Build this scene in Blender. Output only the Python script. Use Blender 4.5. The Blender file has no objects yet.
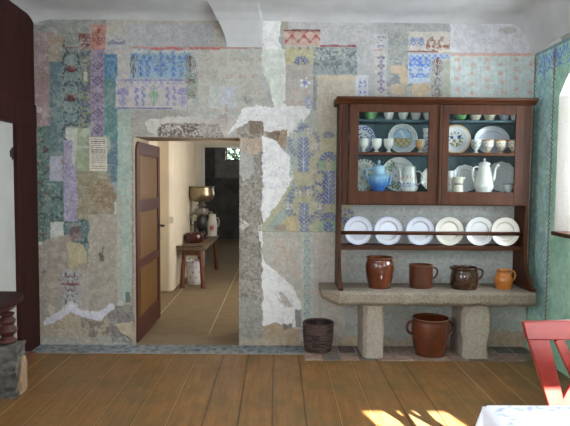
import bpy, bmesh, math, random
import numpy as np
from mathutils import Vector, Matrix, Euler

S = bpy.context.scene
COL = S.collection
PI = math.pi

# ------------------------------------------------------------------ camera
F = 554.0; D = 5.0; H = 1.518
CR = (Matrix.Rotation(math.radians(-0.6), 3, 'Z') @ Matrix.Rotation(math.radians(90 - 3.4), 3, 'X')
      @ Matrix.Rotation(math.radians(0.45), 3, 'Z'))
CP = Vector((0, -D, H))
cd = bpy.data.cameras.new('camera'); cam = bpy.data.objects.new('camera', cd); COL.objects.link(cam)
cd.sensor_width = 36; cd.lens = F * 36 / 570; cd.clip_start = 0.05
cam.location = CP; cam.rotation_euler = CR.to_euler()
S.camera = cam

# image helpers: cast an image pixel back to metres on a known plane
def ray(px, py): return CR @ Vector(((px - 285) / F, -(py - 213) / F, -1))
def onY(px, py, y):
    r = ray(px, py); t = (y - CP.y) / r.y; return CP + r * t
def onX(px, py, x):
    r = ray(px, py); t = (x - CP.x) / r.x; return CP + r * t
def onZ(px, py, z):
    r = ray(px, py); t = (z - CP.z) / r.z; return CP + r * t
def to_image_px(x, y, z):        # metres -> image pixel coordinates, numpy arrays
    m = np.array(CR.transposed())
    dx, dy, dz = x - CP.x, y - CP.y, z - CP.z
    a = m[0,0]*dx + m[0,1]*dy + m[0,2]*dz
    b = m[1,0]*dx + m[1,1]*dy + m[1,2]*dz
    c = m[2,0]*dx + m[2,1]*dy + m[2,2]*dz
    return 285 + F * a / -c, 213 - F * b / -c
def XZ(px, py, y):
    p = onY(px, py, y); return p.x, p.z

# ------------------------------------------------------------------ colour / materials
def lin1(c): c /= 255.0; return c / 12.92 if c <= .04045 else ((c + .055) / 1.055) ** 2.4
def L(c): return tuple(lin1(v) for v in c)

def mat(name, rgb=(200,200,200), rough=.6, metal=0, noise=None, bump=None, attr=None, spec=.5, coat=0, emis=None, stretch=(1,1,1), detail=6):
    """noise=(scale, rgb2, contrast); bump=(scale, strength)"""
    m = bpy.data.materials.new(name); m.use_nodes = True
    nt = m.node_tree; N = nt.nodes; K = nt.links
    b = N['Principled BSDF']; b.inputs['Roughness'].default_value = rough; b.inputs['Metallic'].default_value = metal
    b.inputs['Specular IOR Level'].default_value = spec
    b.inputs['Coat Weight'].default_value = coat; b.inputs['Coat Roughness'].default_value = .08
    tc = N.new('ShaderNodeTexCoord'); mp = N.new('ShaderNodeMapping'); K.new(tc.outputs['Object'], mp.inputs['Vector'])
    mp.inputs['Scale'].default_value = stretch
    base = None
    if attr:
        a = N.new('ShaderNodeAttribute'); a.attribute_name = attr; base = a.outputs['Color']
    if noise:
        n = N.new('ShaderNodeTexNoise'); n.inputs['Scale'].default_value = noise[0]; n.inputs['Detail'].default_value = detail
        n.inputs['Roughness'].default_value = .65
        K.new(mp.outputs[0], n.inputs['Vector'])
        r = N.new('ShaderNodeMapRange'); r.inputs['From Min'].default_value = .5 - .5 / noise[2] * .5; r.inputs['From Max'].default_value = .5 + .5 / noise[2] * .5
        K.new(n.outputs['Fac'], r.inputs['Value'])
        mx = N.new('ShaderNodeMix'); mx.data_type = 'RGBA'
        if attr:
            mx.blend_type = 'MULTIPLY'; mx.inputs[0].default_value = 1
            cr = N.new('ShaderNodeMix'); cr.data_type = 'RGBA'
            K.new(r.outputs[0], cr.inputs[0]); cr.inputs[6].default_value = (*[v for v in noise[1]], 1); cr.inputs[7].default_value = (1,1,1,1)
            K.new(base, mx.inputs[6]); K.new(cr.outputs[2], mx.inputs[7])
        else:
            K.new(r.outputs[0], mx.inputs[0]); mx.inputs[6].default_value = (*L(rgb), 1); mx.inputs[7].default_value = (*L(noise[1]), 1)
        base = mx.outputs[2]
    if base: K.new(base, b.inputs['Base Color'])
    else: b.inputs['Base Color'].default_value = (*L(rgb), 1)
    if bump:
        n2 = N.new('ShaderNodeTexNoise'); n2.inputs['Scale'].default_value = bump[0]; n2.inputs['Detail'].default_value = 5
        K.new(mp.outputs[0], n2.inputs['Vector'])
        bp = N.new('ShaderNodeBump'); bp.inputs['Strength'].default_value = bump[1]; bp.inputs['Distance'].default_value = .01
        K.new(n2.outputs['Fac'], bp.inputs['Height']); K.new(bp.outputs[0], b.inputs['Normal'])
    return m

M = {}
M['wood'] = mat('dresser_wood', (50,23,7), .5, spec=.25, noise=(5,(80,42,17),1.4), bump=(20,.08), stretch=(6,6,.5))
M['woodh'] = mat('dresser_wood_horizontal', (50,23,7), .5, spec=.25, noise=(5,(80,42,17),1.4), bump=(20,.08), stretch=(.5,6,6))
M['back'] = mat('dresser_back_paint', (58,82,92), .7, noise=(4,(66,92,102),1.5), stretch=(6,1,.4))
M['dark'] = mat('dark_timber', (40,15,12), .7, spec=.2, noise=(4,(58,28,24),1.5), bump=(12,.15), stretch=(5,5,.6))
M['darkred'] = mat('dark_carved_wood', (50,20,18), .4, noise=(5,(74,34,28),1.5), bump=(14,.1))
M['granite'] = mat('bench_granite', (116,106,94), .85, noise=(60,(156,144,128),1.4), bump=(70,.45))
M['legstone'] = mat('pale_leg_stone', (150,140,128), .85, noise=(50,(182,172,158),1.4), bump=(60,.5))
M['granite2'] = mat('grey_stone_block', (62,62,60), .9, noise=(14,(112,110,104),1.6), bump=(25,.9))
M['tan'] = mat('tan_broken_stone', (170,140,110), .9, noise=(14,(130,110,90),1.6), bump=(25,.9))
M['white'] = mat('whitewash', (205,203,196), .9, noise=(3,(188,186,180),1.4), bump=(9,.35))
M['cream'] = mat('cream_limewash', (222,208,182), .9, noise=(2,(208,196,176),1.4), bump=(6,.5))
M['ceil'] = mat('ceiling_plaster', (206,208,210), .9, noise=(2.2,(186,188,190),1.6), bump=(7,.5))
M['doorwhite'] = mat('white_door_paint', (196,196,190), .6, noise=(3,(180,180,176),1.4))
M['doorbrown'] = mat('door_brown_paint', (88,36,18), .45, noise=(8,(64,32,26),1.5), stretch=(4,4,.5))
M['ochre'] = mat('door_ochre_paint', (124,84,30), .5, noise=(9,(104,70,24),1.4), stretch=(4,4,.5))
M['glaze'] = mat('brown_glaze', (84,40,22), .16, noise=(6,(106,52,28),1.6), coat=.6)
M['glaze2'] = mat('matt_brown_glaze', (74,38,24), .3, noise=(9,(90,48,30),1.6), coat=.3)
M['darkglaze'] = mat('dark_brown_glaze', (44,24,16), .12, noise=(7,(74,42,22),1.4), coat=.7)
M['honey'] = mat('honey_glaze', (176,100,34), .15, noise=(7,(196,122,50),1.4), coat=.7)
M['rimglaze'] = mat('dull_rim_glaze', (120,86,60), .4)
M['china'] = mat('china', (225,226,224), .12, coat=.6)
M['ivory'] = mat('ivory_china', (228,222,205), .15, coat=.5)
M['paint'] = mat('painted_china', attr='Col', rough=.14, coat=.6)
M['green'] = mat('green_glaze', (120,178,120), .15, coat=.5)
M['wicker'] = mat('dark_wicker', (46,34,32), .8, noise=(40,(112,88,80),1.3), bump=(80,.6))
M['red'] = mat('red_chair_paint', (142,44,36), .42, noise=(10,(118,34,28),1.4), bump=(30,.05))
M['rededge'] = mat('worn_wood_edge', (190,130,90), .5)
M['brass'] = mat('separator_brass', (160,150,128), .3, metal=.85, noise=(5,(150,136,108),1.3))
M['iron'] = mat('black_cast_iron', (26,26,28), .4, noise=(12,(40,40,42),1.4))
M['tin'] = mat('tinned_metal', (150,148,140), .35, metal=.7)
M['stoolwood'] = mat('old_stool_wood', (134,78,50), .6, noise=(8,(80,52,38),1.4), stretch=(4,4,.6))
M['stooltop'] = mat('grey_worn_board', (116,100,80), .7, noise=(8,(80,66,50),1.4), stretch=(4,.6,4))
M['copper'] = mat('reddish_brown_pot', (70,28,20), .3, coat=.4)
M['leaf'] = mat('garden_foliage', (34,66,20), .7, noise=(3,(60,98,36),1.2), bump=(8,.8))
M['slabs'] = None
M['black'] = mat('black_metal', (22,20,20), .4)
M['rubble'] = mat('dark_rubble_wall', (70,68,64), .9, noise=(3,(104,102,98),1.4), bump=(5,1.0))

def glass_mat():
    m = bpy.data.materials.new('window_glass'); m.use_nodes = True; nt = m.node_tree; N = nt.nodes; K = nt.links
    for n in list(N): N.remove(n)
    o = N.new('ShaderNodeOutputMaterial'); t = N.new('ShaderNodeBsdfTransparent'); g = N.new('ShaderNodeBsdfGlossy')
    t.inputs['Color'].default_value = (.95,.97,.96,1)
    g.inputs['Roughness'].default_value = .03; f = N.new('ShaderNodeFresnel'); f.inputs['IOR'].default_value = 1.12
    x = N.new('ShaderNodeMixShader'); K.new(f.outputs[0], x.inputs[0]); K.new(t.outputs[0], x.inputs[1]); K.new(g.outputs[0], x.inputs[2]); K.new(x.outputs[0], o.inputs[0])
    return m
M['glass'] = glass_mat()

# ------------------------------------------------------------------ mesh helpers
def link(name, me, m=None, parent=None, smooth=False, loc=None):
    o = bpy.data.objects.new(name, me); COL.objects.link(o)
    if m: me.materials.append(m)
    if parent: o.parent = parent
    if loc: o.location = loc
    if smooth:
        me.polygons.foreach_set('use_smooth', [True] * len(me.polygons))
    return o
def build(name, bm, m=None, parent=None, smooth=False, loc=None, bevel=0, fix=True):
    if fix: bmesh.ops.recalc_face_normals(bm, faces=bm.faces)
    me = bpy.data.meshes.new(name); bm.to_mesh(me); bm.free()
    o = link(name, me, m, parent, smooth, loc)
    if bevel:
        md = o.modifiers.new('bevel', 'BEVEL'); md.width = bevel; md.segments = 2; md.limit_method = 'ANGLE'
    return o
def tag(o, label, cat, group=None):
    o['label'] = label; o['category'] = cat
    if group: o['group'] = group
    return o
def struct(o): o['kind'] = 'structure'; return o
def empty(name, loc, label, cat, group=None):
    o = bpy.data.objects.new(name, None); o.location = loc; o.empty_display_size = .1; COL.objects.link(o)
    return tag(o, label, cat, group)
def box(bm, x0, x1, y0, y1, z0, z1):
    v = [bm.verts.new((x, y, z)) for x in (x0, x1) for y in (y0, y1) for z in (z0, z1)]
    for f in ((0,1,3,2),(4,6,7,5),(0,4,5,1),(2,3,7,6),(0,2,6,4),(1,5,7,3)): bm.faces.new([v[i] for i in f])
def prism(bm, pts, axis, a, b):
    """extrude a polygon (2D pts) along axis between a and b"""
    def mk(p, t):
        if axis == 'x': return (t, p[0], p[1])
        if axis == 'y': return (p[0], t, p[1])
        return (p[0], p[1], t)
    v0 = [bm.verts.new(mk(p, a)) for p in pts]; v1 = [bm.verts.new(mk(p, b)) for p in pts]
    n = len(pts); bm.faces.new(v0); bm.faces.new(v1[::-1])
    for i in range(n): bm.faces.new((v0[i], v0[(i+1) % n], v1[(i+1) % n], v1[i]))
def lathe(bm, prof, seg=40, sx=1, sy=1, c=(0,0,0)):
    rings = []
    for r, z in prof:
        if r < 1e-5: rings.append([bm.verts.new((c[0], c[1], c[2] + z))])
        else: rings.append([bm.verts.new((c[0] + r*sx*math.cos(2*PI*i/seg), c[1] + r*sy*math.sin(2*PI*i/seg), c[2] + z)) for i in range(seg)])
    for a, b in zip(rings, rings[1:]):
        for i in range(seg):
            j = (i + 1) % seg
            if len(a) == 1 and len(b) == 1: break
            if len(a) == 1: bm.faces.new((a[0], b[i], b[j]))
            elif len(b) == 1: bm.faces.new((a[i], a[j], b[0]))
            else: bm.faces.new((a[i], a[j], b[j], b[i]))
def tube(bm, pts, r, seg=10, flat=1.0):
    """swept tube along points; r number or list"""
    P = [Vector(p) for p in pts]; n = len(P); rr = r if isinstance(r, (list, tuple)) else [r] * n
    rings = []; up = None
    for i in range(n):
        t = (P[min(i+1, n-1)] - P[max(i-1, 0)]).normalized()
        if up is None:
            up = Vector((0,1,0)) if abs(t.y) < .9 else Vector((1,0,0))
        s = t.cross(up).normalized(); up = s.cross(t).normalized()
        rings.append([bm.verts.new(P[i] + s * rr[i] * math.cos(2*PI*k/seg) + up * rr[i] * flat * math.sin(2*PI*k/seg)) for k in range(seg)])
    for a, b in zip(rings, rings[1:]):
        for k in range(seg): bm.faces.new((a[k], a[(k+1) % seg], b[(k+1) % seg], b[k]))
    bm.faces.new(rings[0][::-1]); bm.faces.new(rings[-1])
def bez(p0, p1, p2, p3, n=12):
    p0, p1, p2, p3 = map(Vector, (p0, p1, p2, p3)); out = []
    for i in range(n + 1):
        t = i / n; out.append(p0*(1-t)**3 + p1*3*t*(1-t)**2 + p2*3*t*t*(1-t) + p3*t**3)
    return out
def spline(prof, k=4):
    """smooth a profile (Catmull-Rom)"""
    out = []; n = len(prof)
    for i in range(n - 1):
        p0 = prof[max(i-1, 0)]; p1 = prof[i]; p2 = prof[i+1]; p3 = prof[min(i+2, n-1)]
        for s in range(k):
            t = s / k
            out.append(tuple(.5 * (2*p1[j] + (p2[j]-p0[j])*t + (2*p0[j]-5*p1[j]+4*p2[j]-p3[j])*t*t + (3*p1[j]-p0[j]-3*p2[j]+p3[j])*t**3) for j in (0,1)))
    out.append(prof[-1]); return [(max(r, 0), max(z, prof[0][1])) for r, z in out]
def paint_verts(o, fn):
    me = o.data; ca = me.color_attributes.new('Col', 'FLOAT_COLOR', 'POINT')
    a = np.empty(len(me.vertices) * 3, dtype=np.float32); me.vertices.foreach_get('co', a); a = a.reshape(-1, 3)
    c = np.ones((len(a), 4), dtype=np.float32)
    for i, p in enumerate(a): c[i, :3] = L(fn(*p))
    ca.data.foreach_set('color', c.ravel())

# ------------------------------------------------------------------ noise + painter
def vnoise(x, y, seed=0):
    rs = np.random.RandomState(seed); T = rs.rand(256, 256)
    xi = np.floor(x).astype(int); yi = np.floor(y).astype(int); fx = x - xi; fy = y - yi
    fx = fx*fx*(3-2*fx); fy = fy*fy*(3-2*fy)
    a = T[xi & 255, yi & 255]; b = T[(xi+1) & 255, yi & 255]; c = T[xi & 255, (yi+1) & 255]; d = T[(xi+1) & 255, (yi+1) & 255]
    return (a*(1-fx) + b*fx)*(1-fy) + (c*(1-fx) + d*fx)*fy
def fbm(x, y, seed=0, o=4):
    s = 0; a = .5; t = 0
    for k in range(o):
        s = s + a * vnoise(x * 2**k + 17.3*k, y * 2**k + 9.1*k, seed + k); t += a; a *= .55
    return s / t

class Painter:
    """paints the worn stencil decoration of a wall into its mesh colours; u,v are image pixel coordinates on the back wall, scaled metres on the right wall"""
    def __init__(s, u, v, base, gain, sat=.76):
        s.u, s.v = u, v; n = len(u); s.c = np.zeros((n, 3)); s.c[:] = base; s.h = np.zeros(n); s.gain = gain; s.sat = sat
        s.w1 = fbm(u/6, v/6, 1) - .5; s.w2 = fbm(u/6, v/6, 51) - .5
        s.fine = fbm(u/1.5, v/1.5, 90, 3); s.worn = fbm(u/4, v/4, 70, 4); s.big = fbm(u/25, v/25, 33, 4)
    def rect(s, x0, y0, x1, y1, w=1.0):
        U = s.u + s.w1*w*4; V = s.v + s.w2*w*4
        return ((U > x0) & (U < x1) & (V > y0) & (V < y1)).astype(float)
    def poly(s, pts, w=2.0):
        U = s.u + s.w1*w*4 + (s.fine-.5)*w; V = s.v + s.w2*w*4 + (s.fine-.5)*w
        ins = np.zeros(len(U), bool); n = len(pts)
        for i in range(n):
            x1, y1 = pts[i]; x2, y2 = pts[(i+1) % n]
            if y1 == y2: continue
            c = ((y1 > V) != (y2 > V)) & (U < (x2-x1)*(V-y1)/(y2-y1) + x1); ins ^= c
        return ins.astype(float)
    def line(s, x0, y0, x1, y1, r, w=.5):
        U = s.u + s.w1*w*4; V = s.v + s.w2*w*4; dx, dy = x1-x0, y1-y0
        t = np.clip(((U-x0)*dx + (V-y0)*dy) / (dx*dx+dy*dy), 0, 1)
        return np.clip(r + .5 - np.hypot(U-x0-t*dx, V-y0-t*dy), 0, 1)
    def ell(s, cx, cy, rx, ry, w=1.0):
        U = s.u + s.w1*w*4; V = s.v + s.w2*w*4
        d = np.hypot((U-cx)/rx, (V-cy)/ry); return np.clip((1-d)*min(rx, ry) + .5, 0, 1)
    def put(s, m, rgb, a=1.0, worn=0.0, var=.10, h=None, hn=0):
        g_ = sum(rgb)/3; rgb = tuple(g_+(v_-g_)*s.sat for v_ in rgb); col = np.array(L(rgb)) * s.gain
        m = m * a
        if worn: m = m * np.clip((s.worn - (worn - .5)*.5 - .32) * 7, 0, 1)
        v = (1 + (s.worn-.5)*var*4 + (s.big-.5)*var*2)[:, None]
        s.c = s.c*(1-m[:, None]) + col*v*m[:, None]
        if h is not None: s.h = s.h*(1-m) + (h + (s.fine-.5)*hn + (s.worn-.5)*hn)*m
    # motifs
    def ornament(s, m, p, q, rgb, th=.55, seed=5, a=.8, x0=0, y0=0, sc=2.2, worn=.45):
        U = np.mod(s.u - x0, p); U = np.abs(U - p/2); V = np.mod(s.v - y0, q)
        n = fbm(U/sc + 3, V/sc + 5, seed, 2); s.put(m * np.clip((n-th)*9, 0, 1), rgb, a, worn)
    def dots(s, m, sx, sy, r, rgb, a=.6, stag=True, x0=0, y0=0, worn=.5):
        V = (s.v - y0)/sy; k = np.floor(V); U = (s.u - x0)/sx + (np.mod(k, 2)*.5 if stag else 0)
        d = np.hypot((U-np.floor(U)-.5)*sx, (V-k-.5)*sy); s.put(m*np.clip(r+.5-d, 0, 1), rgb, a, worn)
    def fan(s, cx, cy, r, rgb, a=.85, n=7, worn=.35):
        dx = s.u-cx; dy = cy-s.v; rr = np.hypot(dx, dy)/r; an = np.arctan2(dy, dx)/PI
        k = np.abs(np.mod(an*n, 1)-.5); m = ((rr < 1) & (rr > .25) & (dy > -r*.15) & (k < .40)).astype(float)
        s.put(m, rgb, a, worn); s.put(np.clip(1.3-np.hypot(dx, dy), 0, 1), rgb, a)
    def palmette(s, cx, y0, y1, w, rgb, a=.85, worn=.35):
        h = y1-y0; t = (s.v-y0)/h; dx = np.abs(s.u-cx)/w
        env = np.sin(np.clip(t, 0, 1)*PI)**.7
        lob = np.cos((dx*1.2 + t*1.0)*PI*5) > -.1
        m = ((t > 0) & (t < 1) & (dx < env) & (lob | (dx < .12))).astype(float); s.put(m, rgb, a, worn)
    def stem(s, x0, y0, x1, y1, rgb, per=4, a=.8, worn=.3):
        cx = (x0+x1)/2; m = ((s.u > x0) & (s.u < x1) & (s.v > y0) & (s.v < y1) & (np.cos((s.v + np.abs(s.u-cx)*1.0)*2*PI/per) > -.55) & (np.abs(s.u-cx) > .4)).astype(float)
        s.put(m, rgb, a, worn)
    def panelstem(s, x0, y0, x1, y1, rgb, lt=(176,184,196), per=4.2):
        m = s.rect(x0, y0, x1, y1, .15); s.put(m, rgb, .9, .1); cx = (x0+x1)/2
        ln = (np.cos((s.v + np.abs(s.u-cx)*1.1)*2*PI/per) > .72) | (np.abs(s.u-cx) < .45); s.put(m*ln, lt, .8, .2)
    def ring(s, cx, cy, r, wd, rgb, a=.8, n=14, worn=.35):
        d = np.hypot(s.u-cx, s.v-cy); an = np.arctan2(s.v-cy, s.u-cx)
        m = ((np.abs(d-r) < wd) & (np.cos(an*n + d*.6) > -.6)).astype(float); s.put(m, rgb, a, worn)
    def flower(s, cx, cy, r, rgb, a=.8, n=5):
        d = np.hypot(s.u-cx, s.v-cy); an = np.arctan2(s.v-cy, s.u-cx)
        s.put((d < r*(.65+.35*np.cos(an*n))).astype(float), rgb, a, .3)

def grid_mesh(us, vs, fn):
    """regular grid -> (verts array, faces array)"""
    nu, nv = len(us), len(vs); U, V = np.meshgrid(us, vs, indexing='ij')
    idx = np.arange(nu*nv).reshape(nu, nv)
    q = np.stack([idx[:-1,:-1], idx[1:,:-1], idx[1:,1:], idx[:-1,1:]], -1).reshape(-1, 4)
    cu = ((U[:-1,:-1]+U[1:,1:])/2).ravel(); cv = ((V[:-1,:-1]+V[1:,1:])/2).ravel()
    return U.ravel(), V.ravel(), q, cu, cv
def mesh_np(name, co, quads, colors, m, parent=None):
    me = bpy.data.meshes.new(name); n = len(co)
    me.vertices.add(n); me.vertices.foreach_set('co', co.astype(np.float32).ravel())
    me.loops.add(len(quads)*4); me.loops.foreach_set('vertex_index', quads.astype(np.int32).ravel())
    me.polygons.add(len(quads)); me.polygons.foreach_set('loop_start', np.arange(len(quads), dtype=np.int32)*4)
    me.update(calc_edges=True)
    if colors is not None:
        ca = me.color_attributes.new('Col', 'FLOAT_COLOR', 'POINT')
        ca.data.foreach_set('color', np.concatenate([np.clip(colors, 0, .9), np.ones((n,1))], 1).astype(np.float32).ravel())
    return link(name, me, m, parent)
def boxq(b):
    x0,x1,y0,y1,z0,z1 = b
    v = np.array([(x,y,z) for x in (x0,x1) for y in (y0,y1) for z in (z0,z1)], float)
    q = np.array([(0,1,3,2),(4,6,7,5),(0,4,5,1),(2,3,7,6),(0,2,6,4),(1,5,7,3)]); return v, q

# ------------------------------------------------------------------ room dimensions
XL = onY(33.5, 200, 0).x; XR = onY(529.5, 200, 0).x; ZC = 2.96
YB = -5.1
dl = onY(135.0, 240, 0).x; dr = onY(239.3, 240, 0).x; dt = onY(190, 137.5, 0).z
print('ROOM', XL, XR, dl, dr, dt, 'base z', onY(240,346,0).z, onY(60,343,0).z, onY(400,347.5,0).z)

# ================================================================== BACK WALL
st = .0065
nx = int((XR-XL+.1)/st); x0w = dl - round((dl-XL+.05)/st)*st
us = x0w + np.arange(nx+1)*st; dr = dl + round((dr-dl)/st)*st
nz = int(ZC/st)+1; vs = np.linspace(0, ZC+.02, nz+1); stz = vs[1]; dt = round(dt/stz)*stz
gx, gz, quads, cx_, cz_ = grid_mesh(us, vs, None)
keep = ~((cx_ > dl) & (cx_ < dr) & (cz_ < dt)); quads = quads[keep][:, ::-1]
U, V = to_image_px(gx, 0*gx, gz)  # wall decoration below is laid out in these image pixels

def gainf(u):       # what daylight reaches along the wall was divided out of the image colours judged by eye
    return np.interp(u, [30, 110, 200, 300, 420, 540], GAIN)[:, None]
GAIN = [1.85, 1.6, 1.35, 1.25, 1.3, 1.4]
p = Painter(U, V, (.4,.4,.4), gainf(U))
A = p.rect(-50,-50,700,500)
p.put(A, (158,165,162), h=2, hn=2)
# --- faint old dotted wallpaper stencil over the whole field
p.dots(A, 9, 12, 1.4, (176,132,122), .35)
p.put(A*np.clip((p.big-.5)*6,0,1), (150,146,140), .5)
p.put(A*np.clip((fbm(U/9,V/9,12)-.56)*8,0,1), (176,172,164), .5)
# --- frieze
p.put(p.rect(0,-20,600,49,.5), (150,151,151))
p.put(p.rect(30,10,130,35,1), (104,106,104), .8)
p.put(p.rect(33,25,50,33,1), (80,86,86), .5, .5)
p.put(p.rect(107,20,222,47,.4), (150,146,134)); p.put(p.rect(127,24,215,46,.6), (146,148,152))
p.put(p.rect(285,18,357,47,.4), (166,166,168)); p.put(p.rect(357,18,376,96,.6), (162,163,164))
p.put(p.rect(450,22,540,53,.4), (188,189,196)); p.put(p.ell(508,31,9,4), (140,138,134), .6, .5)
# --- left field, patchwork of wallpaper stencils
p.put(p.rect(30,33,53,127,.4), (128,104,108)); p.put(p.rect(46,35,67,63,1.2), (128,112,98))
p.put(p.ell(52,55,6,8), (140,140,130), .5, .5); p.put(p.ell(42,77,4,8), (112,96,84), .7, .4); p.put(p.ell(38,109,5,4), (160,152,148), .7)
p.put(p.rect(50,62,66,222,.3), (78,102,106)); p.dots(p.rect(53,64,62,97,.2), 4.2, 4.6, 1.0, (58,88,140), .85, worn=.2, y0=64)
p.put(p.rect(62,46,81,128,.3), (86,110,112)); p.put(p.rect(62,48,81,128,.3), (98,120,120), .6)
for cy in (54,69,98,125):
    p.ring(71.5, cy+8, 8.5, .9, (50,54,62), n=9, a=.85, worn=.1); p.ring(71.5, cy-9, 7.5, .9, (50,54,62), n=9, a=.8, worn=.1)
    for sx in (-6,6): p.put(p.ell(71.5+sx,cy+1,1.3,2.6,.2), (56,60,66), .8)
for cy in (69,98): p.put(p.ell(71.5, cy, 4.4, 3.8, .4), (120,52,46), .95); p.fan(71.5, cy+2.5, 5, (66,40,42), n=5, a=.8); p.put(p.rect(67,cy+2.6,76,cy+3.8,0), (60,44,46), .7)
p.put(p.rect(65,24,81,47,.5), (118,122,114)); p.ornament(p.rect(66,34,80,48,.2), 5, 9, (96,108,98), .5, 8, .6)
p.put(p.rect(65,47.4,92,48.9,.2), (120,62,60), .9)
p.put(p.rect(80,50,92,128,.5), (104,112,84)); p.ornament(p.rect(80,50,91,128,.2), 11, 16, (54,66,116), .5, 31, .9, x0=80)
p.put(p.rect(84,72,87.5,81,.5), (165,165,160), .9)
p.put(p.rect(79,33,92,50,.3), (136,112,108)); p.put(p.rect(79,34,91,39,.3), (98,50,50), .85); p.ornament(p.rect(79,39,91,50,.2), 12, 12, (88,46,50), .48, 3, .9, x0=79.5, y0=39)
p.put(p.rect(91,25,107,50,.3), (160,104,90)); p.palmette(99, 28, 46, 7, (118,50,42)); p.dots(p.rect(91,25,106,29,0), 4, 4, 1, (110,50,45), .7)
p.put(p.rect(91,50,105,139,.3), (122,108,134)); p.ornament(p.rect(92,54,104,138,.1), 11, 16, (84,74,104), .53, 41, .6, x0=92, y0=58)
for cy in (65.5,81,97,113,129): p.put(np.clip(1.1-np.abs(np.abs(U-98)/4.2+np.abs(V-cy)/4.2-1)*3,0,1), (64,56,80), .8); p.put(p.ell(98,cy,1,1,0), (64,50,70), .8)
p.put(p.rect(104.5,53,118,80,.3), (66,116,148)); p.ornament(p.rect(105,54,117,79,.1), 12, 14, (36,70,130), .5, 7, .9, x0=105)
p.put(p.rect(104.5,79,118,182,.5), (74,118,118)); p.put(p.rect(104.5,138,119,196,1), (84,98,124), .6)
p.put(p.rect(106,34,130,54,.8), (150,148,150)); p.ornament(p.rect(107,37,126,46,.2), 12, 9, (78,86,130), .48, 17, .8, x0=107, y0=37)
p.put(p.rect(35,126,51,242,.4), (76,104,98)); p.ornament(p.rect(36,127,50,240,.1), 14, 22, (44,50,54), .52, 23, .85, x0=36)
for cx,cy in ((40,140),(47,150),(38,163),(40,183),(48,168),(52,188),(42,204),(61,203),(53,220),(43,234),(47,195),(72,224)): p.flower(cx, cy, 3.2, (98,42,44))
p.put(p.rect(50,156,63.5,181,.3), (138,138,158)); p.put(p.rect(61.5,158,64,178,.4), (104,48,52), .8, .5)
p.put(p.rect(50,181,66,222,.3), (76,104,100)); p.ornament(p.rect(50,181,65,222,.1), 15, 22, (44,50,56), .52, 24, .85, x0=50)
p.put(p.rect(64,219,90,264,.4), (76,102,102)); p.ornament(p.rect(64,219,90,264,.1), 15, 22, (44,50,56), .52, 24, .85, x0=64)
p.put(p.rect(64,140,78,221,.3), (124,114,146)); p.put(A*p.rect(64,140,78,221,0)*(p.fine>.58), (152,146,166), .6)
p.put(p.rect(76,128,91,172,.8), (126,138,108)); p.put(p.rect(91,137,108,175,.8), (126,138,110))
for q_ in ([(74,130),(78,128),(78,150),(74,168),(72,150)],): p.put(p.poly(q_, .8), (160,164,150), .8)
p.put(p.ell(86,132,4.5,5), (150,160,140), .8); p.put(p.ell(107,145,4,9), (140,158,134), .8); p.put(p.ell(85,147,5,1), (170,170,160), .7)
p.put(p.poly([(77,171),(108,172),(117,195),(114,222),(90,220),(78,219)],1.2), (122,112,88)); p.put(p.ell(103,196,11,16), (128,100,68), .6)
p.put(p.poly([(36,246),(56,237),(70,234),(88,260),(88,270),(70,300),(36,330)],1), (132,120,110))
p.put(p.ell(75,234,6,8), (96,66,66), .8); p.put(p.poly([(68,242),(84,244),(88,256),(88,262),(79,263),(79,269),(69,269)],.8), (152,140,106))
p.put(p.rect(89,214,121,312,1), (140,131,118)); p.put(p.rect(36,272,62,322,1.2), (136,124,112), .8); p.put(p.rect(64,268,90,310,1), (142,132,124), .8)
p.put(p.ell(101.5,256,3,4.5), (56,70,60), .9); p.put(p.line(104,246,103,253,.5), (56,70,60), .9)
p.put(p.rect(62,272,79,306,.5), (136,146,150), .7, .45); p.ornament(p.rect(62,272,79,304,.2), 17, 14, (92,44,60), .55, 13, .9, x0=62)
p.put(p.rect(61.5,283,79.5,285.3,.4), (118,42,56), .9)
p.put(p.ell(119,274,1.4,1.2), (60,84,72)); p.put(p.ell(44,272,2,1), (70,84,72), .8)
# pale green column beside the door
p.put(p.rect(117.5,108,132.5,330,.8), (146,158,148), .9); p.put(p.rect(117.5,108,132,200,.3)*(p.fine>.5), (104,148,136), .5)
p.put(p.rect(121,200,131.5,300,.5)*(p.fine>.52), (110,150,140), .6); p.put(p.rect(117,195,123,300,1.2), (146,140,126), .6)
p.put(p.rect(126,292,131,306,1), (60,76,82), .8)
# --- cream stencil frame and the blue panel
p.put(p.rect(117.5,50,132,80,.5), (158,154,148)); p.put(p.rect(116,78,190,109,.5), (164,158,158))

for cx in (137,143.5,168,174.5): p.palmette(cx, 86, 105, 2.3, (98,96,172)); p.put(p.ell(cx,104.5,1.2,1.6,.1), (98,96,172), .8)
for cx in (123,183): p.fan(cx, 94, 6, (92,92,172), n=6); p.palmette(cx, 95, 107, 4, (104,102,176))
p.palmette(154, 84, 107, 4.2, (104,150,120)); p.fan(154, 97, 5.5, (104,150,120), n=6)
for k_ in range(5): p.ring(123.5+15*k_, 81, 8, .6, (110,108,170), n=8, a=.6, worn=.2)
p.ornament(p.rect(117,78.5,188,84,.1), 6, 6, (90,90,165), .48, 6, .75, y0=78)
p.put(p.rect(117,107.6,172,109.2,.1), (78,86,150), .9, .3); 
p.put(p.rect(130,53,191,79,.4), (122,152,166)); p.put(p.rect(137,60,186,78,.3)*(p.worn>.5), (112,146,180), .6)
p.ornament(p.rect(131,54,190,59,.1), 6, 5, (50,100,170), .42, 15, .9, y0=54); p.put(p.line(136,60.5,186,59.5,.4), (50,70,130), .8)
p.palmette(161, 60, 77, 5, (50,96,176)); p.fan(161, 70, 7, (50,96,176), n=8)
for k_ in range(4): p.ring(143+12*k_, 56, 7, .7, (54,98,178), n=8, a=.7, worn=.2)
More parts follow.
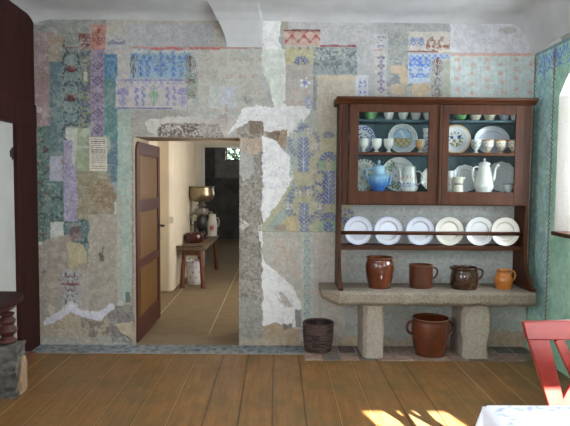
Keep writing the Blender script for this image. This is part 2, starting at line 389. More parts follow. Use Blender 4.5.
for cx in (141,148,174,181): p.palmette(cx, 61, 76, 2.8, (50,96,176)); p.put(p.ell(cx,75,1.6,1.8,.1), (50,96,176), .85)
p.palmette(133.5, 54, 79, 3, (88,62,60)); p.palmette(190.5, 55, 73, 6, (96,60,50)); p.put(p.rect(186,73,198,99,.6), (126,140,128), .8); p.ornament(p.rect(187,72,196,99,.1), 9, 13, (96,72,58), .46, 81, .9, x0=187)
p.put(p.rect(130,47.2,262,48.6,.6), (186,96,84), .9, .25); p.put(p.rect(150,48,222,50,.6), (178,84,72), .85, .35)
# --- field between frame and pier
p.put(p.rect(198,50,262,112,1), (164,164,155)); p.dots(p.rect(198,52,262,112,1), 13, 17, 2, (176,126,112), .6); p.put(p.rect(209,86,236,108,.8), (176,180,178), .7); p.ornament(p.rect(210,87,222,107,.2), 11, 20, (140,176,150), .5, 34, .7, x0=210); p.ornament(p.rect(222,86,236,107,.2), 13, 20, (158,164,200), .48, 35, .8, x0=222)
p.put(p.ell(247,100,6,4,1)*(p.fine>.5), (110,120,120), .8)
p.put(p.poly([(131,109),(172,110),(190,112),(190,124),(150,136),(133,150),(131,140)],1), (142,137,130))
p.put(p.poly([(146,120),(172,117),(232,120),(240,130),(222,137),(160,128),(158,136),(147,130)],1.2), (176,173,166), h=5)
p.put(p.poly([(160,124),(218,124),(224,136),(212,139),(156,139)],1), (104,90,84), h=-1, hn=6); p.put(p.poly([(160,124),(218,124),(224,136),(212,139),(156,139)],1)*(p.fine>.57), (176,170,166), .8)
p.put(p.rect(218,114,226,122,1), (150,116,106), .6, .5); p.put(p.rect(198,118,240,137,2), (168,158,148), .5)
p.put(p.line(226,105,226,122,.3,1.5), (96,92,88), .7); p.put(p.line(232,128,242,134,.5,1.5), (90,120,140), .7)
# left jamb moulding
p.put(p.rect(131.5,139,137,346,.5), (150,140,124)); p.put(p.rect(132.3,150,133.6,342,.4), (112,98,84), .7, .4)
# granite jamb right
p.put(p.rect(237,124,263.5,350,.7), (134,128,118), h=1, hn=5); p.put(p.rect(237,130,263,350,.5)*(p.fine>.55), (164,158,148), .4); p.put(p.rect(237,130,263,350,.5)*(p.fine<.42), (92,88,84), .4)
p.put(p.poly([(239,150),(252,148),(254,172),(244,182),(239,170)],1.5), (170,170,168), .7); p.put(p.poly([(238,137),(262,137),(262,150),(250,156),(239,150)],1.5), (176,156,134), .9)
p.put(p.rect(237,300,263,350,1), (140,138,134), .7); p.put(p.ell(244,225,5,6,1)*(p.fine>.5), (190,186,180), .8)
# white plaster repairs
W = (214,214,217)
p.put(p.poly([(243,110),(258,104),(264,108),(290,104),(303,96),(312,106),(306,120),(300,128),(286,138),(262,134),(258,122),(246,124),(236,130),(228,134)],1.2), (202,202,203), h=6, hn=1)
p.put(p.poly([(249,121),(262,121),(264,134),(250,134)],.8), (122,104,88), h=0, hn=6)
p.put(p.poly([(263,132),(288,130),(286,148),(276,150)],.8), (150,128,102), h=0, hn=4); p.put(p.poly([(267,132),(281,132),(277,142),(268,136)],.5), (98,76,62))
p.put(p.poly([(262,136),(276,142),(288,155),(293,172),(288,192),(270,212),(258,228),(262,250),(266,264),(290,284),(303,304),(304,326),(262,326)],1.2), W, h=7, hn=1)
p.put(p.rect(262,138,290,326,0)*(fbm(U/8,V/8,44)>.58)*(p.h>5), (186,186,188), .35)
p.put(p.poly([(279,292),(284,293),(292,306),(288,308),(281,300)],.8), (112,104,84), h=0, hn=4); p.put(p.line(278,299,286,306,.8,1), (148,142,128), .6)
p.put(p.rect(295,309,302.5,332,.6), (120,120,122), .9)
p.put(p.poly([(262,14),(282,14),(279,40),(286,62),(285,100),(278,112),(272,100),(268,80),(262,60)],.8), (210,212,211), h=6)
p.put(p.poly([(262,50),(285,50),(285,100),(278,112),(270,90),(262,68)],.8), (190,198,187), .9)
p.put(p.rect(281,14,288,30,1), (150,142,124), .9)
# red zigzag band, olive panel
p.put(p.rect(284,30,320,46,.3), (182,152,138)); p.put(p.rect(284,29.8,320,31.6,.1), (110,50,48), .9, .2)
zz = np.abs(np.mod(U-286, 12)-6); p.put(p.rect(285,33,320,45,.1)*(np.abs(V-(35+zz*1.3)) < 1.1), (166,62,58), .9, .25); p.dots(p.rect(285,33,320,45,.1), 12, 6, 1.5, (170,64,60), .85, x0=286, y0=33)
p.ornament(p.rect(285,32,320,45,.1), 12, 13, (158,70,64), .55, 9, .7, x0=286, y0=32)
p.put(p.rect(286,47,320,66,.5), (172,165,122)); p.fan(301.5, 64, 8, (54,80,160)); p.dots(p.rect(285,46.5,320,50,0), 8, 5, 1.5, (80,90,150), .8, y0=46)
p.put(p.rect(320,45.2,356,47.2,.2), (150,44,58), .95)
p.put(p.rect(286,65,314,106,.5), (164,158,152)); p.flower(305,83,6,(205,212,226)); p.put(p.ell(305,83,2.5,2.5,.3), (90,110,180), .8); p.flower(310,102,4,(190,198,216)); p.dots(p.rect(286,66,314,106,0), 9, 12, 1.6, (182,120,104), .5)
p.put(p.rect(313,48,357,76,.8), (134,146,146)); p.put(p.rect(313,48,357,74,.6)*(p.worn>.52), (86,100,108), .8); p.put(p.rect(313,48,357,60,.6)*(p.fine>.58), (176,180,176), .6)
p.put(p.rect(313,76,316.5,110,.8), (110,118,122), .8, .4)
p.put(p.rect(317,75,357,140,.7), (174,167,148)); p.put(p.rect(317,75,357,80,1), (184,168,142))
OL = (168,165,132); BL = (84,100,160)
p.put(p.poly([(298,128),(304,122),(312,128),(320,134),(360,133),(360,231),(258,231),(262,224),(280,200),(292,182),(296,160),(290,140)],.9), OL)
p.put(p.poly([(286,140),(302,118),(306,130),(296,150),(296,165),(290,180),(289,160)],1.2), (150,166,162), .9, .3); p.put(p.poly([(264,229),(285,205),(292,182),(296,182),(290,210),(276,231)],1), (138,158,158), .9, .3)
p.put(p.ell(309,103,5,6)*(p.fine>.45), (120,134,176), .7)
p.ring(304,143,14,2.4,(98,112,160),n=24); p.ring(304,205,17,3,(96,110,160),n=28); p.ring(304,205,13.5,1.6,(60,76,140),n=18,a=.6)
p.panelstem(298,137,309,172,(98,112,160)); p.panelstem(299,203,309,231,(92,108,158))
for q_ in ((304,128,5),(304,192,6)): p.fan(q_[0],q_[1],q_[2],BL)
for cx,cy in ((309,131),(315,146),(298,193),(309,193),(288,206),(318,206),(293,135)): p.put(p.ell(cx,cy,4.2,4,.3), (190,188,166), .85); p.ornament(p.ell(cx,cy,4,4,.3), 4, 4, (100,110,160), .5, 19, .7)
p.fan(328.5,161,9.5,BL,n=7,a=.95,worn=.1); p.fan(328.5,137,6,BL); p.fan(328.5,221,9,BL,n=7,a=.95,worn=.1); p.fan(320,168,6,(70,90,150))
p.put(p.poly([(318,160),(325,161),(325,172),(319,171)],.4), (130,168,130)); p.put(p.poly([(332,161),(338,160),(338,172),(333,172)],.4), (130,168,130)); p.put(p.rect(318,221,338,231,.3), (126,166,132), .9)
p.panelstem(322.5,171,335,204,(78,98,164)); p.panelstem(324,222,333,231,(78,98,164))
for q_ in ((320,178),(318,190),(350,170),(346,215),(350,218)): p.ring(q_[0],q_[1],6,1.4,(70,86,150),n=9)
p.put(p.ell(293,224,8,8,1.2), (186,166,118), .9); p.put(p.ell(281,227,6,4,1.2), (150,130,112), .9); p.put(p.ell(314,170,3,10,1), (176,160,140), .6); p.put(p.ell(345,222,5,6,1)*(p.fine>.4), (60,78,140), .7)
p.put(p.rect(262,231,352,232,.2), (110,112,110), .7, .4)
# lower field
p.put(p.rect(262,232,345,330,.2)*(p.h<5), (170,167,158)); 
wv = np.sin(U*.9+3*p.w1)*np.sin(V*.33+2*p.w2)
p.put(p.rect(262,236,302,310,.2)*(p.h<5)*(fbm(U/3,V/6,77)>.60), (190,142,120), .5); p.dots(p.rect(312,234,345,340,.2), 11, 13, 2, (190,146,134), .6)
p.put(p.rect(301,232,313,326,.3), (176,180,168), .7); p.ornament(p.rect(302,233,312,326,.1), 10, 9, (110,166,160), .5, 91, .7, x0=302); p.ornament(p.rect(302,233,312,326,.1), 10, 9, (104,126,172), .62, 95, .7, x0=302)
# --- right of the pier: patchwork above the dresser
p.put(p.rect(374,35,392,98,.4), (174,172,166)); p.ornament(p.rect(377,36,385,50,.1), 8, 9, (90,104,160), .46, 29, .9, x0=377, y0=36); p.put(p.rect(374,50,388,51.5,.2), (180,100,90), .6, .4)
p.ornament(p.rect(377,56,385,97,.1), 8, 8, (112,70,84), .5, 39, .9, x0=377, y0=56); p.ornament(p.rect(378,54,384,97,.1), 6, 5, (84,110,176), .5, 49, .8, x0=378)
p.put(p.rect(386,36,388,98,.2), (150,160,176), .8); p.put(p.rect(355,76,368,98,.3), (182,184,190)); p.ornament(p.rect(359,78,366,97,.1), 7, 10, (84,116,196), .45, 59, .95, x0=359)
p.put(p.rect(388,32,409,98,.6), (150,154,150)); p.put(p.rect(388,32,408,60,.4)*(p.worn>.5), (120,126,122), .8); p.put(p.rect(386,62,412,98,1)*(p.worn>.53), (96,108,122), .7)
for q_ in ((398,70,9,5),(405,78,6,8),(397,90,8,6),(421,91,9,6)): p.put(p.ell(*q_), (182,160,128), .95)
p.put(p.rect(408,32,450,52,.3), (184,178,168)); p.ornament(p.rect(409,37,424,48,.1), 8, 10, (92,116,170), .46, 69, .9, x0=409, y0=37)
p.ornament(p.rect(426,36,450,50,.1), 11, 13, (130,72,56), .46, 79, .95, x0=431, y0=36); p.put(p.rect(408,50.6,438,52.3,.3), (138,74,64), .95, .15); p.put(p.rect(438,51,450,53,.2), (196,186,160), .8)
p.put(p.rect(408,54,450,84,.3), (160,178,196)); p.ornament(p.rect(409,55,450,59,.1), 6, 5, (62,110,205), .38, 14, .95, y0=54); p.ornament(p.rect(409,59,431,78,.1), 11, 18, (66,112,205), .46, 89, .95, x0=409, y0=59)
p.put(p.poly([(430,60),(452,58),(452,98),(412,98),(414,86),(430,82)],.5), (156,162,156), .85); p.put(p.ell(421,90,10,7), (182,160,128), .95)
p.palmette(437, 57, 76, 6, (112,52,44)); p.ornament(p.rect(431,77,443,97,.1), 12, 10, (112,96,96), .46, 99, .9, x0=431, y0=77)
p.put(p.poly([(444,62),(452,58),(452,98),(442,98)],.6), (158,160,140), .9)
PG = (174,190,188)
p.put(p.rect(450,56,540,105,.2), PG); rq = random.Random(12)
for cxp in range(6):
    for k_ in range(5):
        a_, b_ = 458+14.5*cxp+rq.uniform(-1.5,1.5), 60+9.5*k_+(cxp % 2)*4.5+rq.uniform(-1,1)
        if a_ < 531: p.put(p.ell(a_, b_, 2.6, 2.6, .4), (196,158,150), .75, .1); p.put(p.ell(a_, b_, 1.2, 1.3, .2), (190,134,126), .6)
        if a_ < 531: p.put(p.line(a_+1, b_+3, a_-.5, b_+7, .2, .3), (130,160,140), .45)
p.put(p.rect(451,56,540,105,.1)*(np.abs(np.mod(U,8.5)-4.2)<.5), (150,168,170), .4); p.dots(p.rect(451,58,540,105,.1), 8.5, 5, .8, (188,150,142), .5, y0=58)
p.put(p.rect(450,53.4,533,56.2,.3), (202,152,142), .95, .15); p.put(p.rect(450,57,533,58,.2), (190,190,180), .7)
# behind and under the dresser
p.put(p.rect(354,98,540,338,.5), (158,166,160)); p.dots(p.rect(354,200,540,338,.2), 11, 12, 2.2, (178,146,142), .6); p.put(p.rect(354,200,540,338,.2)*(p.fine>.58), (140,154,156), .5)
p.ornament(p.rect(345,205,500,338,.1), 11, 24, (146,140,146), .57, 66, .7)
# base of the wall
yb = 336 + 4*np.sin(U*.13) + 6*(fbm(U/12,V*0,5)-.5)
p.put(A*(V > yb), (168,150,124), .9); p.put(A*(V > yb)*(p.worn>.5), (140,128,112), .7); p.put(p.ell(356,340,14,5), (176,152,120), .9); p.put(p.ell(500,337,16,7), (170,142,116), .9); p.put(p.ell(520,340,14,8), (172,144,118), .9)
# broken plaster at the left foot
p.put(p.poly([(38,318),(60,316),(72,311),(90,316),(110,308),(133,300),(133,350),(38,350)],1.5), (150,134,112), h=-1, hn=8)
p.put(p.poly([(80,318),(110,312),(118,335),(100,340),(82,334)],1.5)*(p.worn>.48), (92,84,78), .8)
p.put(p.poly([(108,306),(133,304),(133,344),(112,344)],1.2), (112,106,102), h=-1, hn=8); p.put(p.poly([(115,324),(133,321),(133,340),(124,336)],.8), (162,146,120), h=4)
for a_,b_ in (((47,322),(70,309)),((70,309),(82,313)),((82,313),(98,317)),((98,317),(111,307))): p.put(p.line(*a_,*b_,3.3,1), (176,176,186), h=6)
p.put(p.ell(72,306,6,4), (178,178,188), .9); p.put(p.ell(51,310,3,6), (170,158,144), .8)
p.put(p.poly([(262,326),(275,323),(285,325),(300,330),(300,350),(262,350)],1), (164,140,112), h=-1, hn=5); p.put(p.rect(282,323,292,329,1), (110,106,102), .9)
p.put(p.rect(38,337,240,345,1), (138,136,132), .8, .4)
p.put(A*(p.h < 3)*np.clip((fbm(U/5,V/5,201)-.52)*8,0,1), (170,166,158), .2)
p.put(A*(p.h < 3)*np.clip((fbm(U/1.6,V/1.6,205,2)-.60)*8,0,1), (188,186,180), .16)
# fine cracks + grain
cr = np.abs(fbm(U/14,V/14,101)-.5); p.put(A*(cr<.004)*(p.worn>.46), (104,98,92), .55)
p.c *= (1 + (p.fine-.5)*.22)[:, None]
co = np.stack([gx, -.001 - (p.h+6)*.001, gz], 1)
cols = p.c.copy()
# solid masonry behind the plaster face
for b_ in ((XL-.5, dl, 0, .55, 0, ZC+.1), (dr, XR+.5, 0, .55, 0, ZC+.1), (dl, dr, 0, .55, dt, ZC+.1)):
    v_, q_ = boxq(b_); quads = np.concatenate([quads, q_+len(co)]); co = np.concatenate([co, v_]); cols = np.concatenate([cols, np.tile(L((196,180,158)), (8,1))])
# returns from plaster face to the masonry at the opening
M['fresco'] = mat('painted_plaster', attr='Col', rough=.92, noise=(55,(.86,.86,.86),1.3), bump=(90,.35), spec=.25)
struct(mesh_np('wall_back', co, quads, cols, M['fresco']))

# ================================================================== RIGHT WALL with deep window
wy0 = -1.75; pw = onX(557.5, 150, XR); wy1 = pw.y; wz0 = onX(562, 234, XR).z; wz1 = onX(566, 66, XR).z
zt = onY(531.5, 55, 0).z
print('WIN', wy1, wz0, wz1, 'zt', zt, 'sunpatch', onZ(366,411,0), onZ(405,412,0))
ys = np.concatenate([np.linspace(YB, -1.1, 60), np.arange(-1.09, .005, .0065)]); zs = np.arange(0, zt+.007, .0075)
gy, gzz, q2, cy2, cz2 = grid_mesh(ys, zs, None)
arc = wz1 - .22*np.clip(1-(wy1-cy2)/.3, 0, 1)**2
keep = ~((cy2 > wy0) & (cy2 < wy1) & (cz2 > wz0) & (cz2 < arc)); keep &= ~((cy2 > -3.9) & (cy2 < -2.6) & (cz2 > wz0) & (cz2 < wz1))
q2 = q2[keep]
r = Painter(gy*130, gzz*-130, (.3,.3,.3), 2.7, .75)
B = np.ones(len(gy)); UU, VV = r.u, r.v
r.put(B, (96,138,118)); xz1 = onX(550, 200, XR).y*130
r.put(B*(UU > xz1), (98,134,134)); r.put(B*(r.big>.52), (112,146,130), .6); r.put(B*(UU>xz1)*(r.worn>.55), (122,150,152), .5)
zig = np.abs(np.mod(VV, 5)-2.5); 
for xc in (xz1, -4.0):
    r.put((np.abs(UU-xc) < 2.6)*1.0, (120,132,122), .8); r.put(((np.abs(UU-xc-(zig-1.2)*1.3) < 1.15) & (np.abs(UU-xc)<3.4)).astype(float), (44,38,42), .9)
ztop = -zt*130
r.put(((VV < ztop+3)).astype(float), (70,96,110), .8)
for xc in (xz1, -4.0, xz1-44): r.palmette(xc, ztop+3, ztop+22, 6, (96,50,44)); r.palmette(xc, ztop+20, ztop+34, 3.5, (80,66,66))
r.ornament(((VV < ztop+24) & (VV > ztop+4) & (UU < -9)).astype(float), 22, 60, (52,82,158), .47, 27, .95, x0=xz1, y0=ztop)
r.palmette(xz1/2-2, ztop+12, ztop+34, 4, (50,80,160)); 
r.put(B*(VV > -42), (104,150,122), .6)
r.c *= (1 + (r.fine-.5)*.15)[:, None]
co2 = np.stack([XR - .001 - .004*r.worn, gy, gzz], 1); c2 = r.c.copy()
WT = .55
for b_ in ((XR, XR+WT, YB-.02, -3.9, 0, ZC+.1), (XR, XR+WT, -2.6, wy0, 0, ZC+.1), (XR, XR+WT, wy1, .5, 0, ZC+.1), (XR, XR+WT, -3.9, -2.6, 0, wz0), (XR, XR+WT, wy0, wy1, 0, wz0), (XR, XR+WT, -3.9, -2.6, wz1, ZC+.1), (XR, XR+WT, wy0, wy1, wz1, ZC+.1)):
    v_, q_ = boxq(b_); q2 = np.concatenate([q2, q_+len(co2)]); co2 = np.concatenate([co2, v_]); c2 = np.concatenate([c2, np.tile(L((215,214,208)), (8,1))])
struct(mesh_np('wall_right', co2, q2, c2, M['fresco']))
# rounded head filler of the window niche
bm = bmesh.new(); n = 10; pts = [(wy1+.002, wz1+.002), (wy1-.3, wz1+.002)] + [(wy1 - .3 + .3*i/n, wz1 - .22*(i/n)**2) for i in range(1, n+1)]
prism(bm, pts, 'x', XR+.004, XR+WT); struct(build('trim_1', bm, M['white']))
bm = bmesh.new(); box(bm, XR-.03, XR+WT-.1, wy0, wy1, wz0-.02, wz0+.012); struct(build('trim_2', bm, M['wood'], bevel=.004))
def window(name, axis, a0, a1, z0, z1, c, t=.05, nv=1, nh=2):
    bm = bmesh.new(); e = .06
    def bb(u0,u1,w0,w1):
        if axis == 'x': box(bm, c, c+t, u0, u1, w0, w1)
        else: box(bm, u0, u1, c, c+t, w0, w1)
    bb(a0,a0+e,z0,z1); bb(a1-e,a1,z0,z1); bb(a0+e,a1-e,z0,z0+e); bb(a0+e,a1-e,z1-e,z1)
    for i in range(nv): m_ = a0+(a1-a0)*(i+1)/(nv+1); bb(m_-.02,m_+.02,z0+e,z1-e)
    for i in range(nh): m_ = z0+(z1-z0)*(i+1)/(nh+1); bb(a0+e,a1-e,m_-.012,m_+.012)
    return struct(build(name, bm, M['doorwhite']))
window('window_1', 'x', wy0, wy1, wz0, wz1, XR+WT-.12); window('window_2', 'x', -3.9, -2.6, wz0, wz1, XR+WT-.12)

# ================================================================== BEHIND THE CAMERA: wall_front with one window the sun comes through
sw = (1.70, XR-.012, .9, 1.86)
bm = bmesh.new(); box(bm, XL-.3, sw[0], YB-.04, YB, 0, ZC+.1); box(bm, sw[1], XR+.01, YB-.04, YB, 0, ZC+.1); box(bm, sw[0], sw[1], YB-.04, YB, 0, sw[2]); box(bm, sw[0], sw[1], YB-.04, YB, sw[3]+.12, ZC+.1)
v = bm.verts
prism(bm, [(YB, sw[3]), (YB, sw[3]+.13), (YB-.04, sw[3]+.13), (YB-.04, sw[3]+.001)], 'x', sw[0], sw[1])
struct(build('wall_front', bm, M['white']))

# ================================================================== LEFT WALL
def lX(px, py): return onX(px, py, XL)
py0 = onX(18.5, 200, XL+.04).y; zl = onX(8, 122.5, XL).z; zl2 = onX(8, 98, XL).z
bm = bmesh.new(); box(bm, XL-.45, XL, -.0, .1, 0, ZC+.1); box(bm, XL-.45, XL, YB-.2, -4.8, 0, ZC+.1); box(bm, XL-.45, XL, -3.6, -2.1, 0, ZC+.1); box(bm, XL-.45, XL, -4.8, -3.6, 0, wz0); box(bm, XL-.45, XL, -4.8, -3.6, wz1, ZC+.1); box(bm, XL-.45, XL, -2.1, 0, zl+.02, ZC+.1); box(bm, XL-.45, XL-.38, -2.1, 0, 0, zl+.02)  # the opening near the camera is added, unseen, for the left fill light
struct(build('wall_left', bm, M['white']))
bm = bmesh.new(); box(bm, XL-.02, XL+.045, py0, -.012, 0, zl+.01); struct(build('trim_3', bm, M['dark'], bevel=.006))
bm = bmesh.new(); box(bm, XL-.02, XL+.05, -2.1, -.012, zl, zl2); struct(build('trim_4', bm, M['dark'], bevel=.008))
bm = bmesh.new(); box(bm, XL-.02, XL+.035, -2.1, -.012, zl2+.001, ZC); struct(build('trim_5', bm, M['dark'], bevel=.004))
bm = bmesh.new(); box(bm, XL-.02, XL+.17, -2.1, py0-.002, 0, .06); struct(build('trim_6', bm, M['stoolwood'], bevel=.01))
# white plank door set back behind the dark frame
bm = bmesh.new(); box(bm, XL-.05, XL+.005, -2.1, py0-.001, .075, zl-.002); d2 = struct(build('door_2', bm, M['doorwhite']))
for z_ in (onX(16, 154, XL).z,):
    bm = bmesh.new(); tube(bm, [(XL-.0, py0-.02, z_-.05), (XL-.0, py0-.02, z_+.05)], .014, 10); box(bm, XL+.005, XL+.01, py0-.06, py0-.02, z_-.03, z_+.03)
    build('hinge', bm, M['black'], d2)

# ================================================================== CEILING + vault
def ceil_grid():
    xs = np.linspace(XL-.1, XR+.1, 120); ya = np.concatenate([np.linspace(YB-.1, -.7, 30), np.linspace(-.68, .02, 60)])
    X, Y, q, _, _ = grid_mesh(xs, ya, None)
    dL = np.clip(1-(X-XL)/.25, 0, 1); dR = np.clip((X-(XR-.2))/.2, 0, 1); dB = np.clip(1+(Y)/.16, 0, 1)
    Z = ZC - .05*dB**2.2 - (ZC-zt+.0)*dR**1.7 - .05*dL**2 + .012*(fbm(X*3+9, Y*3+9, 8)-.5)
    Z += .05*np.clip(-Y/1.5, 0, 1)
    return np.stack([X, Y, Z], 1), q
co_, q_ = ceil_grid(); o = mesh_np('ceiling', co_, q_, None, M['ceil']); struct(o)
o.data.polygons.foreach_set('use_smooth', [True]*len(o.data.polygons))
bm = bmesh.new(); box(bm, XL-.45, XR+.5, YB-.3, .55, ZC+.11, ZC+.3); struct(build('ceiling', bm, M['ceil']))
# vault springing: a plaster wedge that grows out of the wall and merges into the ceiling
bm = bmesh.new(); rows = []
xa, xb = onY(227, 47, 0).x, onY(262, 47, 0).x; zs0 = onY(240, 47.5, 0).z
prof = [(0,0),(.018,.05),(.04,.10),(.075,.15),(.13,.20),(.21,.245),(.34,.275),(.55,.295),(1.2,.31),(3.5,.33)]
for i, (yy, zz_) in enumerate(prof):
    t = min(1, zz_/.29); xl = xa - .13*t**1.8 - max(0, yy-.34)*.25; xr = xb - .02*t
    nseg = 10; row = []
    for k in range(nseg+1):
        s_ = k/nseg; row.append(bm.verts.new((xl+(xr-xl)*s_, -yy-.012, zs0+zz_)))
    rows.append([bm.verts.new((xl-.015, -max(0, yy*.35)+.03, min(ZC+.1, zs0+zz_+.05)))] + row + [bm.verts.new((xr+.02, -max(0, yy*.35)+.03, min(ZC+.1, zs0+zz_+.05)))])
for a, b in zip(rows, rows[1:]):
    for k in range(len(a)-1): bm.faces.new((a[k], a[k+1], b[k+1], b[k]))
o = build('trim_7', bm, M['ceil'], smooth=False); struct(o)

# ================================================================== FLOORS
def floor_mat():
    m = bpy.data.materials.new('floorboards'); m.use_nodes = True; nt = m.node_tree; N = nt.nodes; K = nt.links
    b = N['Principled BSDF']; tc = N.new('ShaderNodeTexCoord'); sp = N.new('ShaderNodeSeparateXYZ'); K.new(tc.outputs['Object'], sp.inputs[0])
    def math_(op, a, c=None, d=None):
        n = N.new('ShaderNodeMath'); n.operation = op
        for i, v in enumerate((a, c, d)):
            if v is None: continue
            if isinstance(v, (int, float)): n.inputs[i].default_value = v
            else: K.new(v, n.inputs[i])
        return n.outputs[0]
    wn = N.new('ShaderNodeTexNoise'); wn.inputs['Scale'].default_value = .7; K.new(tc.outputs['Object'], wn.inputs['Vector'])
    xs = math_('ADD', sp.outputs[0], math_('MULTIPLY', wn.outputs['Fac'], .03))
    t = math_('DIVIDE', math_('ADD', xs, 5.018+.017), .218)
    fl = math_('FLOOR', t); fr = math_('SUBTRACT', t, fl)
    edge = math_('MINIMUM', fr, math_('SUBTRACT', 1.0, fr))
    wh = N.new('ShaderNodeTexWhiteNoise'); wh.noise_dimensions = '1D'; K.new(fl, wh.inputs['W'])
    # grain
    cb = N.new('ShaderNodeCombineXYZ'); K.new(math_('MULTIPLY', sp.outputs[0], 14), cb.inputs[0]); K.new(math_('ADD', math_('MULTIPLY', sp.outputs[1], 1.4), math_('MULTIPLY', wh.outputs['Value'], 30)), cb.inputs[1])
    gn = N.new('ShaderNodeTexNoise'); gn.inputs['Scale'].default_value = 1.6; gn.inputs['Detail'].default_value = 7; gn.inputs['Roughness'].default_value = .7; K.new(cb.outputs[0], gn.inputs['Vector'])
    bl = N.new('ShaderNodeTexNoise'); bl.inputs['Scale'].default_value = 2.6; bl.inputs['Detail'].default_value = 6; bl.inputs['Roughness'].default_value = .7; K.new(tc.outputs['Object'], bl.inputs['Vector'])
    def mixc(f, a, c):
        n = N.new('ShaderNodeMix'); n.data_type = 'RGBA'
        if isinstance(f, (int, float)): n.inputs[0].default_value = f
        else: K.new(f, n.inputs[0])
        for i, v in ((6, a), (7, c)):
            if isinstance(v, tuple): n.inputs[i].default_value = (*L(v), 1)
            else: K.new(v, n.inputs[i])
        return n.outputs[2]
    def mr(v, a, c, lo=0., hi=1.):
        n = N.new('ShaderNodeMapRange'); n.inputs['From Min'].default_value = a; n.inputs['From Max'].default_value = c; n.inputs['To Min'].default_value = lo; n.inputs['To Max'].default_value = hi; K.new(v, n.inputs['Value']); return n.outputs[0]
    c = mixc(mr(gn.outputs['Fac'], .34, .66), FC[0], FC[1])
    c = mixc(mr(wh.outputs['Value'], 0, 1, 0, .35), c, FC[2])
    c = mixc(mr(bl.outputs['Fac'], .46, .66, 0, .75), c, FC[3])
    isd = math_('GREATER_THAN', wh.outputs['Value'], .45)
    gap = math_('LESS_THAN', edge, .028)
    gc = mixc(isd, FC[4], FC[5])
    c = mixc(math_('MULTIPLY', gap, .8), c, gc)
    K.new(c, b.inputs['Base Color']); b.inputs['Roughness'].default_value = .42; b.inputs['Specular IOR Level'].default_value = .4
    K.new(mr(bl.outputs['Fac'], .35, .7, .36, .55), b.inputs['Roughness'])
    bp = N.new('ShaderNodeBump'); bp.inputs['Strength'].default_value = .25; bp.inputs['Distance'].default_value = .004
    K.new(math_('ADD', gn.outputs['Fac'], math_('MULTIPLY', gap, -1.5)), bp.inputs['Height']); K.new(bp.outputs[0], b.inputs['Normal'])
    return m
FC = [(108,76,40), (150,108,62), (126,86,44), (106,92,64), (64,44,26), (172,136,88)]
ys1 = onZ(200, 353.5, 0).y; ys2 = onZ(400, 361, 0).y
bm = bmesh.new(); box(bm, XL-.4, XR+.4, YB-.2, -.01, -.1, 0); o = struct(build('floor', bm, floor_mat()))
# stone and brick edging along the wall foot
def tile_strip(name, x0, x1, y0, y1, n, mats, z=.006, seed=1):
    rr = random.Random(seed); bm = bmesh.new(); w = (x1-x0)/n
    for i in range(n):
        k = len(bm.faces); box(bm, x0+i*w+.006, x0+(i+1)*w-.006, y0, y1, -.02, z)
        bm.faces.ensure_lookup_table(); mi = rr.randrange(len(mats))
        for f in bm.faces[k:]: f.material_index = mi
    o = build(name, bm, None, bevel=.003)
    for m_ in mats: o.data.materials.append(m_)
    return struct(o)
def stencil_tile_mat():
    m = mat('grey_stencilled_tile', (150,156,160), .75, noise=(16,(84,92,98),1.8), bump=(40,.4)); return m
T1 = stencil_tile_mat(); T2 = mat('pale_tile', (158,160,158), .8, noise=(20,(92,98,102),2.0), bump=(40,.4))
B1 = mat('brick_red_grey', (128,98,86), .85, noise=(14,(150,138,130),1.5), bump=(30,.5)); B2 = mat('brick_dark', (92,84,80), .85, noise=(14,(118,106,98),1.5), bump=(30,.5)); B3 = mat('brick_rose', (140,104,90), .85, noise=(14,(158,142,130),1.5), bump=(30,.5))
xm = onZ(303, 353, 0).x
tile_strip('trim_8', XL-.05, xm, ys1, -.003, 12, [T1, T1, T2])
# grout strip
bm = bmesh.new(); box(bm, XL-.05, XR, ys1-.012, -.002, -.02, .0035); struct(build('trim_9', bm, mat('pale_mortar', (160,158,152), .9, noise=(20,(130,128,122),1.5))))
for i in range(2):
    n = 13; tile_strip('trim_%d' % (10+i), xm+.004, XR-.02, (ys2 if i == 0 else ys2/2+.002), (ys2/2-.004 if i == 0 else -.003), n, [B1, B2, B3], .005, 5+i)
# passage floor of stone slabs
def slab_mat():
    m = bpy.data.materials.new('passage_slabs'); m.use_nodes = True; nt = m.node_tree; N = nt.nodes; K = nt.links; b = N['Principled BSDF']
    tc = N.new('ShaderNodeTexCoord'); n = N.new('ShaderNodeTexNoise'); n.inputs['Scale'].default_value = 6; n.inputs['Detail'].default_value = 8; n.inputs['Roughness'].default_value = .7; K.new(tc.outputs['Object'], n.inputs['Vector'])
    x = N.new('ShaderNodeMix'); x.data_type = 'RGBA'; K.new(n.outputs['Fac'], x.inputs[0]); x.inputs[6].default_value = (*L((108,92,68)), 1); x.inputs[7].default_value = (*L((150,132,104)), 1)
    K.new(x.outputs[2], b.inputs['Base Color']); b.inputs['Roughness'].default_value = .8
    bp = N.new('ShaderNodeBump'); bp.inputs['Strength'].default_value = .4; K.new(n.outputs['Fac'], bp.inputs['Height']); K.new(bp.outputs[0], b.inputs['Normal']); return m
SL = slab_mat(); mort = mat('pale_joint', (190,176,150), .9)
bm = bmesh.new(); box(bm, -3.2, 2.2, .0, 10.2, -.1, -.012); o = struct(build('floor', bm, mort))
yj = onZ(190, 333, 0).y; xj = onZ(209, 333, 0).x; xk = onZ(163, 310, 0).x
bm = bmesh.new()
box(bm, dl-.25, dr+.02, .006, yj-.008, -.05, -.004)
box(bm, xk+.008, xj-.006, yj+.006, 5.0, -.05, -.006); box(bm, xj+.006, .7, yj+.006, 5.0, -.05, -.006); box(bm, -1.9, xk-.008, yj+.006, 5.0, -.05, -.006)
box(bm, -3.2, 2.2, 5.012, 10.2, -.05, -.006)
struct(build('floor', bm, SL, bevel=.004))

